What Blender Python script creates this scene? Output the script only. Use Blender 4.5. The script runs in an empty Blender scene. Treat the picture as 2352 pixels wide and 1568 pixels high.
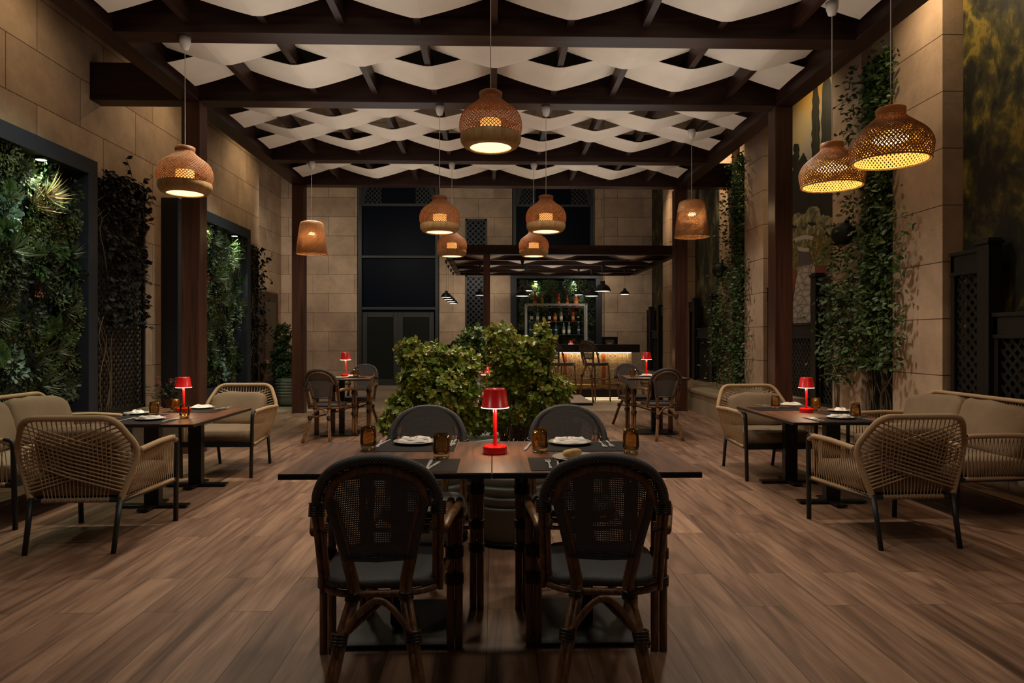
import bpy, math, random
from mathutils import Vector, Matrix
random.seed(7)
PI = math.pi
C = bpy.context.scene.collection
sc = bpy.context.scene

# ------------------------------------------------------------------ camera, world, exposure, large lights
F = 1568.0                      # 24 mm lens on a 2352 px wide frame
YAW = math.atan(41/F)
EYE = 1.27
cam = bpy.data.objects.new('camera', bpy.data.cameras.new('camera'))
cam.data.lens = 24; cam.data.sensor_width = 36
cam.data.shift_y = -7/2352
cam.location = (0, 0, EYE); cam.rotation_euler = (PI/2, 0, -YAW)
cam.data.clip_start = 0.05
C.objects.link(cam); sc.camera = cam
sc.view_settings.view_transform = 'Standard'; sc.view_settings.look = 'None'
sc.view_settings.exposure = 0.0; sc.view_settings.gamma = 1; sc.view_settings.use_curve_mapping = False
sc.cycles.max_bounces = 6; sc.cycles.diffuse_bounces = 3; sc.cycles.glossy_bounces = 3
sc.cycles.transmission_bounces = 6; sc.cycles.transparent_max_bounces = 8
sc.cycles.sample_clamp_indirect = 3.0; sc.cycles.caustics_reflective = False; sc.cycles.caustics_refractive = False
sc.cycles.use_denoising = True
sc.cycles.use_light_tree = True
w = bpy.data.worlds.new('night'); sc.world = w; w.use_nodes = True
w.node_tree.nodes['Background'].inputs[0].default_value = (1.0, 0.9, 0.8, 1)
w.node_tree.nodes['Background'].inputs[1].default_value = 0.035

def light(kind, name, loc, power, col=(1, .75, .5), size=.05, size_y=None, rot=(0, 0, 0), angle=None, blend=.6):
    d = bpy.data.lights.new(name, kind); d.energy = power; d.color = col
    if kind == 'AREA':
        d.size = size
        if size_y: d.shape = 'RECTANGLE'; d.size_y = size_y
    else: d.shadow_soft_size = size
    if angle: d.spot_size = math.radians(angle); d.spot_blend = blend
    o = bpy.data.objects.new(name, d); o.location = loc; o.rotation_euler = rot; C.objects.link(o); return o
def aim(o, t):
    o.rotation_euler = (Vector(t)-o.location).to_track_quat('-Z', 'Y').to_euler()

NEUT = (1, .87, .71)
# unseen spots added at beam height for general brightness
for (x, y, p) in ((-1.9, 6.25, 210), (1.9, 6.25, 190), (-1.9, 2.2, 52), (1.9, 2.2, 55), (-2.6, 10.35, 150), (2.4, 10.35, 130), (0, 6.25, 110), (0, 10.35, 90), (0, 3.3, 75)):
    light('SPOT', 'overhead_fill_light', (x, y, 3.84), p, NEUT, .12, angle=125, blend=.9)
# unseen spots added to brighten the far wall behind the bar
for (x, y, z, tx, tz, p) in ((-3.2, 12.1, 4.2, -4.2, 2.0, 180), (-1.2, 12.1, 4.2, -1.4, 2.2, 125), (1.6, 12.1, 4.4, 1.0, 4.6, 100), (2.6, 16.75, 3.2, 2.9, 1.6, 60), (-.4, 16.75, 3.2, -.6, 1.4, 60), (-5.0, 15.0, 4.5, -5.4, 1.5, 120)):
    o = light('SPOT', 'far_wall_fill_light', (x, y, z), p, NEUT, .12, angle=110, blend=.9); aim(o, (tx, 18.7, tz))
for x in (-.2, 1.2, 2.6): o = light('SPOT', 'bar_fill_light', (x, 12.7, 3.3), 50, NEUT, .1, angle=110, blend=.9); aim(o, (x, 13.6, 0))  # unseen spots added to brighten the floor before the bar
for (x, y, tx, p) in ((-2.9, 5.95, -4.3, 95), (-2.9, 10.3, -4.3, 80)):  # extra unseen washes added to brighten the planted frames
    o = light('SPOT', 'planting_fill_light', (x, y, 3.84), p, (.90, 1, .80), .06, angle=100, blend=.9); aim(o, (tx, y+.2, 1.4))
# unseen wall washers added above the beams to brighten the upper walls
for s in (-1, 1):
    for y in (3.0, 6.0, 9.0, 12.0, 15.5):
        o = light('SPOT', 'wall_wash_light', (s*3.42, y, 4.75), 60 if s > 0 else 34, (1, .72, .4), .05, angle=120, blend=.9)
        aim(o, (s*4.4, y, 3.6))
# unseen area lights added below the sails to lift their undersides
for (x, y) in ((-1.6, 4.9), (1.6, 4.9), (-1.6, 6.9), (1.6, 6.9), (-1.6, 8.9), (1.6, 8.9), (-1.4, 11.0), (1.4, 11.0)):
    light('AREA', 'sail_fill_light', (x, y, 2.9), 8 if y < 8 else 6.5, (1, .93, .84), 1.6, rot=(PI, 0, 0))
light('AREA', 'bar_sail_fill_light', (1.2, 14.5, 2.35), 9, (1, .9, .78), 2.4, rot=(PI, 0, 0))  # unseen area light added under the bar sails

def srgb(r, g, b):
    f = lambda c: (c/255/12.92) if c <= 10 else ((c/255+.055)/1.055)**2.4
    return (f(r), f(g), f(b), 1)

# ------------------------------------------------------------------ pixel -> place helpers (known depth or height)
def at(px, py, Y):
    u = (px-1176)/F; v = (777-py)/F
    dx = math.sin(YAW)+u*math.cos(YAW); dy = math.cos(YAW)-u*math.sin(YAW)
    t = Y/dy
    return Vector((dx*t, Y, EYE+v*t))
def atz(px, py, z=0.0):
    u = (px-1176)/F; v = (777-py)/F
    dx = math.sin(YAW)+u*math.cos(YAW); dy = math.cos(YAW)-u*math.sin(YAW)
    t = (z-EYE)/v
    return Vector((dx*t, dy*t, z))
def atx(px, py, X):
    u = (px-1176)/F; v = (777-py)/F
    dx = math.sin(YAW)+u*math.cos(YAW); dy = math.cos(YAW)-u*math.sin(YAW)
    t = X/dx
    return Vector((X, dy*t, EYE+v*t))

# ------------------------------------------------------------------ mesh builder
class MB:
    def __init__(s): s.v = []; s.f = []; s.m = []; s.mi = 0
    def add(s, vs, fs):
        n = len(s.v); s.v.extend(tuple(p) for p in vs); s.f.extend(tuple(i+n for i in f) for f in fs); s.m.extend([s.mi]*len(fs)); return s
    def box(s, x0, x1, y0, y1, z0, z1):
        return s.add([(x0,y0,z0),(x1,y0,z0),(x1,y1,z0),(x0,y1,z0),(x0,y0,z1),(x1,y0,z1),(x1,y1,z1),(x0,y1,z1)],
                     [(0,3,2,1),(4,5,6,7),(0,1,5,4),(1,2,6,5),(2,3,7,6),(3,0,4,7)])
    def bar(s, a, b, wd, th, up=(0,0,1)):
        a = Vector(a); b = Vector(b); d = (b-a).normalized(); up = Vector(up)
        sd = d.cross(up)
        if sd.length < 1e-4: sd = d.cross(Vector((1,0,0)))
        sd.normalize(); up = sd.cross(d).normalized()
        q = [sd*wd/2+up*th/2, -sd*wd/2+up*th/2, -sd*wd/2-up*th/2, sd*wd/2-up*th/2]
        return s.add([a+k for k in q]+[b+k for k in q], [(0,1,2,3),(7,6,5,4),(0,4,5,1),(1,5,6,2),(2,6,7,3),(3,7,4,0)])
    def tube(s, pts, r, n=8, closed=False, caps=True, rf=None, sq=1.0):
        pts = [Vector(p) for p in pts]; N = len(pts); vs = []; fs = []
        up = None
        for i, p in enumerate(pts):
            if closed: t = pts[(i+1) % N]-pts[i-1]
            else: t = pts[min(i+1, N-1)]-pts[max(i-1, 0)]
            if t.length < 1e-9: t = Vector((0,0,1))
            t.normalize()
            if up is None:
                up = Vector((0,0,1)) if abs(t.z) < .9 else Vector((1,0,0))
            up = (up-t*up.dot(t))
            if up.length < 1e-6: up = t.orthogonal()
            up.normalize(); sd = t.cross(up)
            rr = r*(rf(i/(N-1)) if rf else 1)
            for k in range(n):
                a = 2*PI*k/n
                vs.append(p+up*math.cos(a)*rr*sq+sd*math.sin(a)*rr)
        for i in range(N if closed else N-1):
            j = (i+1) % N
            for k in range(n):
                l = (k+1) % n
                fs.append((i*n+k, i*n+l, j*n+l, j*n+k))
        if caps and not closed:
            fs.append(tuple(range(n-1, -1, -1))); fs.append(tuple((N-1)*n+k for k in range(n)))
        return s.add(vs, fs)
    def lathe(s, prof, n=32, c=(0,0,0), cap0=False, cap1=False):
        vs = []; fs = []
        for (r, z) in prof:
            for k in range(n):
                a = 2*PI*k/n; vs.append((c[0]+r*math.cos(a), c[1]+r*math.sin(a), c[2]+z))
        for i in range(len(prof)-1):
            for k in range(n):
                l = (k+1) % n; fs.append((i*n+k, i*n+l, (i+1)*n+l, (i+1)*n+k))
        if cap0: fs.append(tuple(range(n-1, -1, -1)))
        if cap1: fs.append(tuple((len(prof)-1)*n+k for k in range(n)))
        return s.add(vs, fs)
    def sq(s, c, sx, sy, sz, e=.35, n=24, m=12, wob=0, rot=None):      # super-ellipsoid: cushions, soft pads
        vs = []; fs = []
        pw = lambda q, e: math.copysign(abs(q)**e, q)
        for i in range(m+1):
            ph = -PI/2+PI*i/m
            for k in range(n):
                th = 2*PI*k/n
                x = sx*pw(math.cos(ph), e)*pw(math.cos(th), e); y = sy*pw(math.cos(ph), e)*pw(math.sin(th), e); z = sz*pw(math.sin(ph), e)
                if wob:
                    z += wob*math.sin(x*23+y*5)*math.cos(y*19-x*3); y += wob*.6*math.sin(x*17+z*20)
                v = Vector((x, y, z))
                if rot: v = rot @ v
                vs.append(v+Vector(c))
        for i in range(m):
            for k in range(n):
                l = (k+1) % n; fs.append((i*n+k, i*n+l, (i+1)*n+l, (i+1)*n+k))
        return s.add(vs, fs)
    def leaf(s, p, d, nrm, L, W, bend=.25, tip=.6):
        p = Vector(p); d = Vector(d).normalized(); nrm = Vector(nrm); sd = d.cross(nrm)
        if sd.length < 1e-4: sd = d.orthogonal()
        sd.normalize(); up = sd.cross(d)
        q = lambda t: p+d*L*t-up*bend*L*.5*t*t
        vs = [p]
        for t, wf in ((.3, .36), (tip, .5), (.5*tip+.44, .36)):
            c = q(t); vs += [c-sd*W*wf+up*W*.14, c, c+sd*W*wf+up*W*.14]
        vs.append(q(1))
        return s.add(vs, [(0,2,1),(0,3,2),(1,2,5,4),(2,3,6,5),(4,5,8,7),(5,6,9,8),(7,8,10),(8,9,10)])
    def blade(s, p, d, L, W, droop=.6, n=4):
        p = Vector(p); d = Vector(d).normalized(); sd = d.cross(Vector((0,0,1)))
        if sd.length < 1e-3: sd = Vector((1,0,0))
        sd.normalize(); vs = []; fs = []
        for i in range(n+1):
            t = i/n; q = p+d*L*t-Vector((0,0,1))*droop*L*t*t; wd = W*(1-t*t)*.5+.0004
            vs += [q+sd*wd, q-sd*wd]
        for i in range(n): fs.append((2*i, 2*i+1, 2*i+3, 2*i+2))
        return s.add(vs, fs)
    def mesh(s, name, mats, smooth=False):
        me = bpy.data.meshes.new(name); me.from_pydata(s.v, [], s.f); 
        for m in (mats if isinstance(mats, (list, tuple)) else [mats]): me.materials.append(m)
        if any(s.m): me.polygons.foreach_set('material_index', s.m)
        if smooth: me.polygons.foreach_set('use_smooth', [True]*len(me.polygons))
        me.update(); return me
    def build(s, name, mats, parent=None, smooth=False, bevel=0):
        o = bpy.data.objects.new(name, s.mesh(name, mats, smooth)); C.objects.link(o)
        if parent: o.parent = parent
        if bevel:
            b = o.modifiers.new('edge', 'BEVEL'); b.width = bevel; b.segments = 2; b.limit_method = 'ANGLE'
        return o
def tag(o, label=None, cat=None, group=None, kind=None):
    if label: o['label'] = label
    if cat: o['category'] = cat
    if group: o['group'] = group
    if kind: o['kind'] = kind
    return o
def thing(name, label, cat, loc=(0,0,0), rz=0, group=None):
    o = bpy.data.objects.new(name, None); o.empty_display_size = .1; C.objects.link(o); o.location = loc; o.rotation_euler = (0, 0, rz)
    return tag(o, label, cat, group)
KIDS = {}
def copy_tree(o, parent=None):
    kids = KIDS.get(o.name)
    if kids is None: kids = KIDS[o.name] = list(o.children)
    c = o.copy(); C.objects.link(c)
    if parent: c.parent = parent; c.matrix_parent_inverse = o.matrix_parent_inverse.copy()
    for ch in kids: copy_tree(ch, c)
    return c
def dup(o, label, loc, rz=0, group=None, scale=None):
    c = copy_tree(o); c.location = loc; c.rotation_euler = (0, 0, rz); c['label'] = label
    if group: c['group'] = group
    if scale: c.scale = (scale,)*3
    return c
def placer(make):
    st = {}
    def put(lab_, loc, rz=0, group=None, key=None, scale=None, **kw):
        if key not in st:
            o = st[key] = make(**kw); o.location = loc; o.rotation_euler = (0, 0, rz); o['label'] = lab_
            if group: o['group'] = group
            if scale: o.scale = (scale,)*3
            return o
        return dup(st[key], lab_, loc, rz, group, scale)
    return put
def struct(mb, name, mat, label=None, **kw):
    o = mb.build(name, mat, **kw); o['kind'] = 'structure'
    if label: o['label'] = label
    return o
def arc(c, r, a0, a1, n, plane='xz', ry=None):
    out = []
    for i in range(n+1):
        a = a0+(a1-a0)*i/n; u = math.cos(a)*r; v = math.sin(a)*(ry or r)
        out.append(Vector(c)+(Vector((u, 0, v)) if plane == 'xz' else Vector((u, v, 0)) if plane == 'xy' else Vector((0, u, v))))
    return out
def smooth_path(pts, n=6):                                         # Catmull-Rom
    P = [Vector(p) for p in pts]; P = [P[0]*2-P[1]]+P+[P[-1]*2-P[-2]]; out = []
    for i in range(1, len(P)-2):
        for k in range(n):
            t = k/n
            out.append(.5*((2*P[i])+(-P[i-1]+P[i+1])*t+(2*P[i-1]-5*P[i]+4*P[i+1]-P[i+2])*t*t+(-P[i-1]+3*P[i]-3*P[i+1]+P[i+2])*t**3))
    out.append(P[-2]); return out
def round_corners(pts, r, n=5):
    P = [Vector(p) for p in pts]; out = [P[0]]
    for i in range(1, len(P)-1):
        a = (P[i-1]-P[i]); b = (P[i+1]-P[i]); ra = min(r, a.length*.49); rb = min(r, b.length*.49)
        s = P[i]+a.normalized()*ra; e = P[i]+b.normalized()*rb
        for k in range(n+1):
            t = k/n; out.append(s*(1-t)**2+P[i]*2*t*(1-t)+e*t*t)
    out.append(P[-1]); return out
def resample(pts, step):
    P = [Vector(p) for p in pts]; L = [0]
    for i in range(1, len(P)): L.append(L[-1]+(P[i]-P[i-1]).length)
    n = max(2, int(L[-1]/step)); out = []; j = 0
    for k in range(n+1):
        t = L[-1]*k/n
        while j < len(P)-2 and L[j+1] < t: j += 1
        d = L[j+1]-L[j]; out.append(P[j].lerp(P[j+1], (t-L[j])/d if d > 1e-9 else 0))
    return out
def along(pts, t):
    P = [Vector(p) for p in pts]; L = [0]
    for i in range(1, len(P)): L.append(L[-1]+(P[i]-P[i-1]).length)
    t *= L[-1]
    for j in range(len(P)-1):
        if L[j+1] >= t: return P[j].lerp(P[j+1], (t-L[j])/max(1e-9, L[j+1]-L[j]))
    return P[-1]

# ------------------------------------------------------------------ materials
def nm(name):
    m = bpy.data.materials.new(name); m.use_nodes = True; nt = m.node_tree; b = nt.nodes['Principled BSDF']
    return m, nt, b, lambda t, **k: mk(nt, t, k)
def mk(nt, t, k):
    n = nt.nodes.new(t)
    for a, v in k.items(): setattr(n, a, v)
    return n
def ramp(nt, cols):
    r = nt.nodes.new('ShaderNodeValToRGB'); e = r.color_ramp.elements
    e[0].position = cols[0][0]; e[0].color = cols[0][1]; e[1].position = cols[-1][0]; e[1].color = cols[-1][1]
    for p, c in cols[1:-1]: q = e.new(p); q.color = c
    return r
def plain(name, col, rough=.5, metal=0, spec=None, bump=0, bscale=60, var=0, vscale=8):
    m, nt, b, N = nm(name); L = nt.links
    b.inputs['Base Color'].default_value = col; b.inputs['Roughness'].default_value = rough; b.inputs['Metallic'].default_value = metal
    if spec is not None: b.inputs['Specular IOR Level'].default_value = spec
    if bump or var:
        tc = N('ShaderNodeTexCoord')
    if bump:
        n = N('ShaderNodeTexNoise'); n.inputs['Scale'].default_value = bscale; n.inputs['Detail'].default_value = 4; L.new(tc.outputs['Object'], n.inputs['Vector'])
        bp = N('ShaderNodeBump'); bp.inputs['Strength'].default_value = bump; bp.inputs['Distance'].default_value = .01; L.new(n.outputs['Fac'], bp.inputs['Height']); L.new(bp.outputs[0], b.inputs['Normal'])
    if var:
        n = N('ShaderNodeTexNoise'); n.inputs['Scale'].default_value = vscale; L.new(tc.outputs['Object'], n.inputs['Vector'])
        r = ramp(nt, [(.3, tuple(c*(1-var) for c in col[:3])+(1,)), (.7, tuple(min(1, c*(1+var)) for c in col[:3])+(1,))]); L.new(n.outputs['Fac'], r.inputs[0]); L.new(r.outputs[0], b.inputs['Base Color'])
    return m
def emis(name, col, st):
    m, nt, b, N = nm(name); b.inputs['Base Color'].default_value = col; b.inputs['Emission Color'].default_value = col; b.inputs['Emission Strength'].default_value = st; return m
def math_n(nt, op, a, b=None, c=None):
    n = nt.nodes.new('ShaderNodeMath'); n.operation = op
    for i, q in enumerate((a, b, c)):
        if q is None: continue
        if isinstance(q, (int, float)): n.inputs[i].default_value = q
        else: nt.links.new(q, n.inputs[i])
    return n.outputs[0]
def mix(nt, f, a, b, mode='MIX'):
    n = nt.nodes.new('ShaderNodeMix'); n.data_type = 'RGBA'; n.blend_type = mode
    for k, q in ((0, f), (6, a), (7, b)):
        if isinstance(q, (int, float)): n.inputs[k].default_value = q
        elif isinstance(q, tuple): n.inputs[k].default_value = q
        else: nt.links.new(q, n.inputs[k])
    return n.outputs[2]

def m_stone(name='limestone_blocks', bw=1.12, cs=((172, 149, 126), (196, 173, 148))):
    m, nt, b, N = nm(name); L = nt.links
    g = N('ShaderNodeNewGeometry'); p = N('ShaderNodeSeparateXYZ'); L.new(g.outputs['Position'], p.inputs[0]); q = N('ShaderNodeSeparateXYZ'); L.new(g.outputs['True Normal'], q.inputs[0])
    ax = math_n(nt, 'GREATER_THAN', math_n(nt, 'ABSOLUTE', q.outputs[0]), .6)
    u = N('ShaderNodeMix'); u.data_type = 'FLOAT'; L.new(ax, u.inputs[0]); L.new(p.outputs[0], u.inputs[2]); L.new(p.outputs[1], u.inputs[3])
    c = N('ShaderNodeCombineXYZ'); L.new(u.outputs[0], c.inputs[0]); L.new(math_n(nt, 'ADD', p.outputs[2], .63), c.inputs[1])
    br = N('ShaderNodeTexBrick'); L.new(c.outputs[0], br.inputs['Vector']); br.offset = .38
    for k, v in (('Scale', 1), ('Brick Width', bw), ('Row Height', .52), ('Mortar Size', .0045), ('Mortar Smooth', .3), ('Bias', 0)): br.inputs[k].default_value = v
    br.inputs['Color1'].default_value = srgb(*cs[0]); br.inputs['Color2'].default_value = srgb(*cs[1]); br.inputs['Mortar'].default_value = srgb(80, 62, 46)
    n = N('ShaderNodeTexNoise'); n.inputs['Scale'].default_value = 1.7; n.inputs['Detail'].default_value = 8; n.inputs['Roughness'].default_value = .65; L.new(g.outputs['Position'], n.inputs['Vector'])
    r = ramp(nt, [(.3, (.66, .63, .60, 1)), (.7, (1.14, 1.10, 1.06, 1))]); L.new(n.outputs['Fac'], r.inputs[0])
    c1 = mix(nt, 1.0, br.outputs['Color'], r.outputs[0], 'MULTIPLY')
    n2 = N('ShaderNodeTexNoise'); n2.inputs['Scale'].default_value = 45; n2.inputs['Detail'].default_value = 3; L.new(g.outputs['Position'], n2.inputs['Vector'])
    r2 = ramp(nt, [(.62, (1, 1, 1, 1)), (.72, (.75, .7, .66, 1))]); L.new(n2.outputs['Fac'], r2.inputs[0])
    L.new(mix(nt, .6, c1, r2.outputs[0], 'MULTIPLY'), b.inputs['Base Color']); b.inputs['Roughness'].default_value = .8
    h = math_n(nt, 'SUBTRACT', math_n(nt, 'MULTIPLY', n.outputs['Fac'], .15), br.outputs['Fac'])
    h = math_n(nt, 'ADD', h, math_n(nt, 'MULTIPLY', n2.outputs['Fac'], .12))
    bp = N('ShaderNodeBump'); bp.inputs['Strength'].default_value = .6; bp.inputs['Distance'].default_value = .012; L.new(h, bp.inputs['Height']); L.new(bp.outputs[0], b.inputs['Normal'])
    return m
def m_floor(name, cA, cB, cG, plank=(1.22, .2), vein=1.0, swap=True, rough=.42):
    m, nt, b, N = nm(name); L = nt.links
    g = N('ShaderNodeNewGeometry'); p = N('ShaderNodeSeparateXYZ'); L.new(g.outputs['Position'], p.inputs[0])
    c = N('ShaderNodeCombineXYZ'); L.new(p.outputs[1 if swap else 0], c.inputs[0]); L.new(math_n(nt, 'ADD', p.outputs[0 if swap else 1], 8.03), c.inputs[1])
    br = N('ShaderNodeTexBrick'); L.new(c.outputs[0], br.inputs['Vector']); br.offset = .37; br.offset_frequency = 2
    for k, v in (('Scale', 1), ('Brick Width', plank[0]), ('Row Height', plank[1]), ('Mortar Size', .0017), ('Mortar Smooth', .2), ('Bias', 0)): br.inputs[k].default_value = v
    br.inputs['Color1'].default_value = (0, 0, 0, 1); br.inputs['Color2'].default_value = (1, 1, 1, 1); br.inputs['Mortar'].default_value = (.5, .5, .5, 1)
    sep = N('ShaderNodeSeparateColor'); L.new(br.outputs['Color'], sep.inputs[0]); rnd = sep.outputs[0]
    # grain coordinates: stretched along the plank, shifted per plank
    gv = N('ShaderNodeCombineXYZ'); L.new(math_n(nt, 'MULTIPLY', p.outputs[0], 10.0), gv.inputs[0]); L.new(math_n(nt, 'ADD', math_n(nt, 'MULTIPLY', p.outputs[1], .62), math_n(nt, 'MULTIPLY', rnd, 37.0)), gv.inputs[1]); L.new(math_n(nt, 'MULTIPLY', rnd, 91.0), gv.inputs[2])
    n = N('ShaderNodeTexNoise'); n.inputs['Scale'].default_value = 1.0; n.inputs['Detail'].default_value = 6; n.inputs['Roughness'].default_value = .6; n.inputs['Distortion'].default_value = 1.6; L.new(gv.outputs[0], n.inputs['Vector'])
    wv = N('ShaderNodeTexWave'); wv.wave_type = 'RINGS'; wv.inputs['Scale'].default_value = .9; wv.inputs['Distortion'].default_value = 7; wv.inputs['Detail'].default_value = 3; L.new(gv.outputs[0], wv.inputs['Vector'])
    fine = N('ShaderNodeCombineXYZ'); L.new(math_n(nt, 'MULTIPLY', p.outputs[0], 150), fine.inputs[0]); L.new(math_n(nt, 'MULTIPLY', p.outputs[1], 5), fine.inputs[1])
    nf = N('ShaderNodeTexNoise'); nf.inputs['Scale'].default_value = 1; nf.inputs['Detail'].default_value = 3; L.new(fine.outputs[0], nf.inputs['Vector'])
    base = mix(nt, rnd, cA, cB)
    r = ramp(nt, [(.28, (.34, .28, .26, 1)), (.42, (.68, .62, .60, 1)), (.55, (.98, .94, .93, 1)), (.72, (1.22, 1.18, 1.16, 1))]); L.new(n.outputs['Fac'], r.inputs[0])
    c1 = mix(nt, vein, base, r.outputs[0], 'MULTIPLY')
    r2 = ramp(nt, [(.0, (.55, .5, .47, 1)), (.3, (1, 1, 1, 1))]); L.new(wv.outputs['Fac'], r2.inputs[0])
    c2 = mix(nt, vein*.55, c1, r2.outputs[0], 'MULTIPLY')
    r3 = ramp(nt, [(.3, (.8, .78, .76, 1)), (.7, (1.1, 1.1, 1.1, 1))]); L.new(nf.outputs['Fac'], r3.inputs[0])
    c3 = mix(nt, .7*vein, c2, r3.outputs[0], 'MULTIPLY')
    L.new(mix(nt, br.outputs['Fac'], c3, cG), b.inputs['Base Color'])
    rr = N('ShaderNodeMapRange'); L.new(nf.outputs['Fac'], rr.inputs[0]); rr.inputs[3].default_value = rough-.08; rr.inputs[4].default_value = rough+.14; L.new(rr.outputs[0], b.inputs['Roughness'])
    h = math_n(nt, 'SUBTRACT', math_n(nt, 'MULTIPLY', nf.outputs['Fac'], .2), br.outputs['Fac'])
    bp = N('ShaderNodeBump'); bp.inputs['Strength'].default_value = .35; bp.inputs['Distance'].default_value = .003; L.new(h, bp.inputs['Height']); L.new(bp.outputs[0], b.inputs['Normal'])
    return m
def m_wood(name, cA, cB, axis=0, rough=.5, sc_=(1.2, 22, 22), coord='Object', bump=.2):
    m, nt, b, N = nm(name); L = nt.links; tc = N('ShaderNodeTexCoord'); mp = N('ShaderNodeMapping'); s = [sc_[1], sc_[1], sc_[2]]; s[axis] = sc_[0]
    mp.inputs['Scale'].default_value = s; L.new(tc.outputs[coord], mp.inputs[0])
    n = N('ShaderNodeTexNoise'); n.inputs['Scale'].default_value = 1; n.inputs['Detail'].default_value = 5; n.inputs['Distortion'].default_value = .8; L.new(mp.outputs[0], n.inputs['Vector'])
    r = ramp(nt, [(.3, cA), (.7, cB)]); L.new(n.outputs['Fac'], r.inputs[0]); L.new(r.outputs[0], b.inputs['Base Color']); b.inputs['Roughness'].default_value = rough
    bp = N('ShaderNodeBump'); bp.inputs['Strength'].default_value = bump; bp.inputs['Distance'].default_value = .003; L.new(n.outputs['Fac'], bp.inputs['Height']); L.new(bp.outputs[0], b.inputs['Normal'])
    return m
def m_leaf(name, cols, rough=.5, trans=.15):
    m, nt, b, N = nm(name); L = nt.links; g = N('ShaderNodeNewGeometry'); oi = N('ShaderNodeObjectInfo')
    f = math_n(nt, 'FRACT', math_n(nt, 'ADD', g.outputs['Random Per Island'], math_n(nt, 'MULTIPLY', oi.outputs['Random'], .35)))
    n = len(cols); r = ramp(nt, [(i/(n-1), c) for i, c in enumerate(cols)]); L.new(f, r.inputs[0]); L.new(r.outputs[0], b.inputs['Base Color'])
    b.inputs['Roughness'].default_value = rough
    if trans:
        t = N('ShaderNodeBsdfTranslucent'); L.new(r.outputs[0], t.inputs[0]); ms = N('ShaderNodeMixShader'); ms.inputs[0].default_value = trans
        L.new(b.outputs[0], ms.inputs[1]); L.new(t.outputs[0], ms.inputs[2]); L.new(ms.outputs[0], nt.nodes['Material Output'].inputs[0])
    return m
def m_weave(name, cA, cB, scale=260, holes=.0, rough=.6):          # textilene: tiny basket weave, optionally open
    m, nt, b, N = nm(name); L = nt.links; tc = N('ShaderNodeTexCoord'); s = N('ShaderNodeSeparateXYZ'); L.new(tc.outputs['Object'], s.inputs[0])
    sx = math_n(nt, 'SINE', math_n(nt, 'MULTIPLY', s.outputs[0], scale*2)); v = math_n(nt, 'ADD', s.outputs[2], math_n(nt, 'MULTIPLY', s.outputs[1], 1.0))
    sy = math_n(nt, 'SINE', math_n(nt, 'MULTIPLY', v, scale*2)); pr = math_n(nt, 'MULTIPLY', sx, sy)
    f = math_n(nt, 'ADD', math_n(nt, 'MULTIPLY', pr, .5), .5)
    L.new(mix(nt, f, cA, cB), b.inputs['Base Color']); b.inputs['Roughness'].default_value = rough
    bp = N('ShaderNodeBump'); bp.inputs['Strength'].default_value = .5; bp.inputs['Distance'].default_value = .002; L.new(f, bp.inputs['Height']); L.new(bp.outputs[0], b.inputs['Normal'])
    if holes:
        hx = math_n(nt, 'GREATER_THAN', sx, holes); hy = math_n(nt, 'GREATER_THAN', sy, holes); hh = math_n(nt, 'MULTIPLY', hx, hy)
        t = N('ShaderNodeBsdfTransparent'); ms = N('ShaderNodeMixShader'); L.new(hh, ms.inputs[0]); L.new(b.outputs[0], ms.inputs[1]); L.new(t.outputs[0], ms.inputs[2]); L.new(ms.outputs[0], nt.nodes['Material Output'].inputs[0])
    return m
def m_glass(name, col, rough=.02):
    m, nt, b, N = nm(name); b.inputs['Base Color'].default_value = col; b.inputs['Roughness'].default_value = rough; b.inputs['Transmission Weight'].default_value = 1; b.inputs['IOR'].default_value = 1.45
    return m
def m_thin(name, col, f=.5, rough=.1):                             # thin see-through pane with its gloss
    m, nt, b, N = nm(name); b.inputs['Base Color'].default_value = col; b.inputs['Roughness'].default_value = rough
    t = N('ShaderNodeBsdfTransparent'); ms = N('ShaderNodeMixShader'); ms.inputs[0].default_value = f
    nt.links.new(b.outputs[0], ms.inputs[1]); nt.links.new(t.outputs[0], ms.inputs[2]); nt.links.new(ms.outputs[0], nt.nodes['Material Output'].inputs[0]); return m

STONE = m_stone(); STONEP = m_stone('pilaster_limestone', 60, ((196, 172, 150), (206, 182, 160)))
FLOOR = m_floor('wood_look_planks', srgb(136, 107, 88), srgb(164, 133, 110), srgb(58, 44, 35))
TILE = m_floor('beige_tiles', srgb(176, 156, 132), srgb(190, 170, 146), srgb(90, 76, 62), plank=(1.2, .6), vein=.3, swap=False, rough=.3)
BEAM = m_wood('dark_beam_wood', srgb(46, 28, 21), srgb(74, 46, 34), 0, .45, coord='Generated', sc_=(1.5, 14, 14))
BEAMX = m_wood('dark_beam_wood_across', srgb(32, 19, 15), srgb(58, 35, 27), 0, .42, sc_=(1.0, 16, 16))
BEAMY = m_wood('dark_beam_wood_along', srgb(32, 19, 15), srgb(58, 35, 27), 1, .42, sc_=(1.0, 16, 16))
BEAMZ = m_wood('dark_post_wood', srgb(52, 30, 23), srgb(88, 52, 38), 2, .4, sc_=(18, 18, 1.0))
BEAMZ.node_tree.nodes['Mapping'].inputs['Scale'].default_value = (18, 18, .9)
for _m in (BEAMX, BEAMY): _m.node_tree.nodes['Principled BSDF'].inputs['Specular IOR Level'].default_value = .25
SAIL = plain('cream_sail_cloth', srgb(224, 213, 197), .9, bump=.15, bscale=30, var=.06, vscale=3)
TABLE = m_wood('table_veneer', srgb(64, 40, 28), srgb(128, 86, 62), 1, .5, sc_=(2.2, 22, 22))
TABLE.node_tree.nodes['Principled BSDF'].inputs['Specular IOR Level'].default_value = .3
TABLEG = m_wood('grey_table_veneer', srgb(92, 80, 70), srgb(122, 106, 92), 0, .35, sc_=(2, 12, 12))
BLACK = plain('black_metal', srgb(20, 21, 22), .42, .2)
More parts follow.
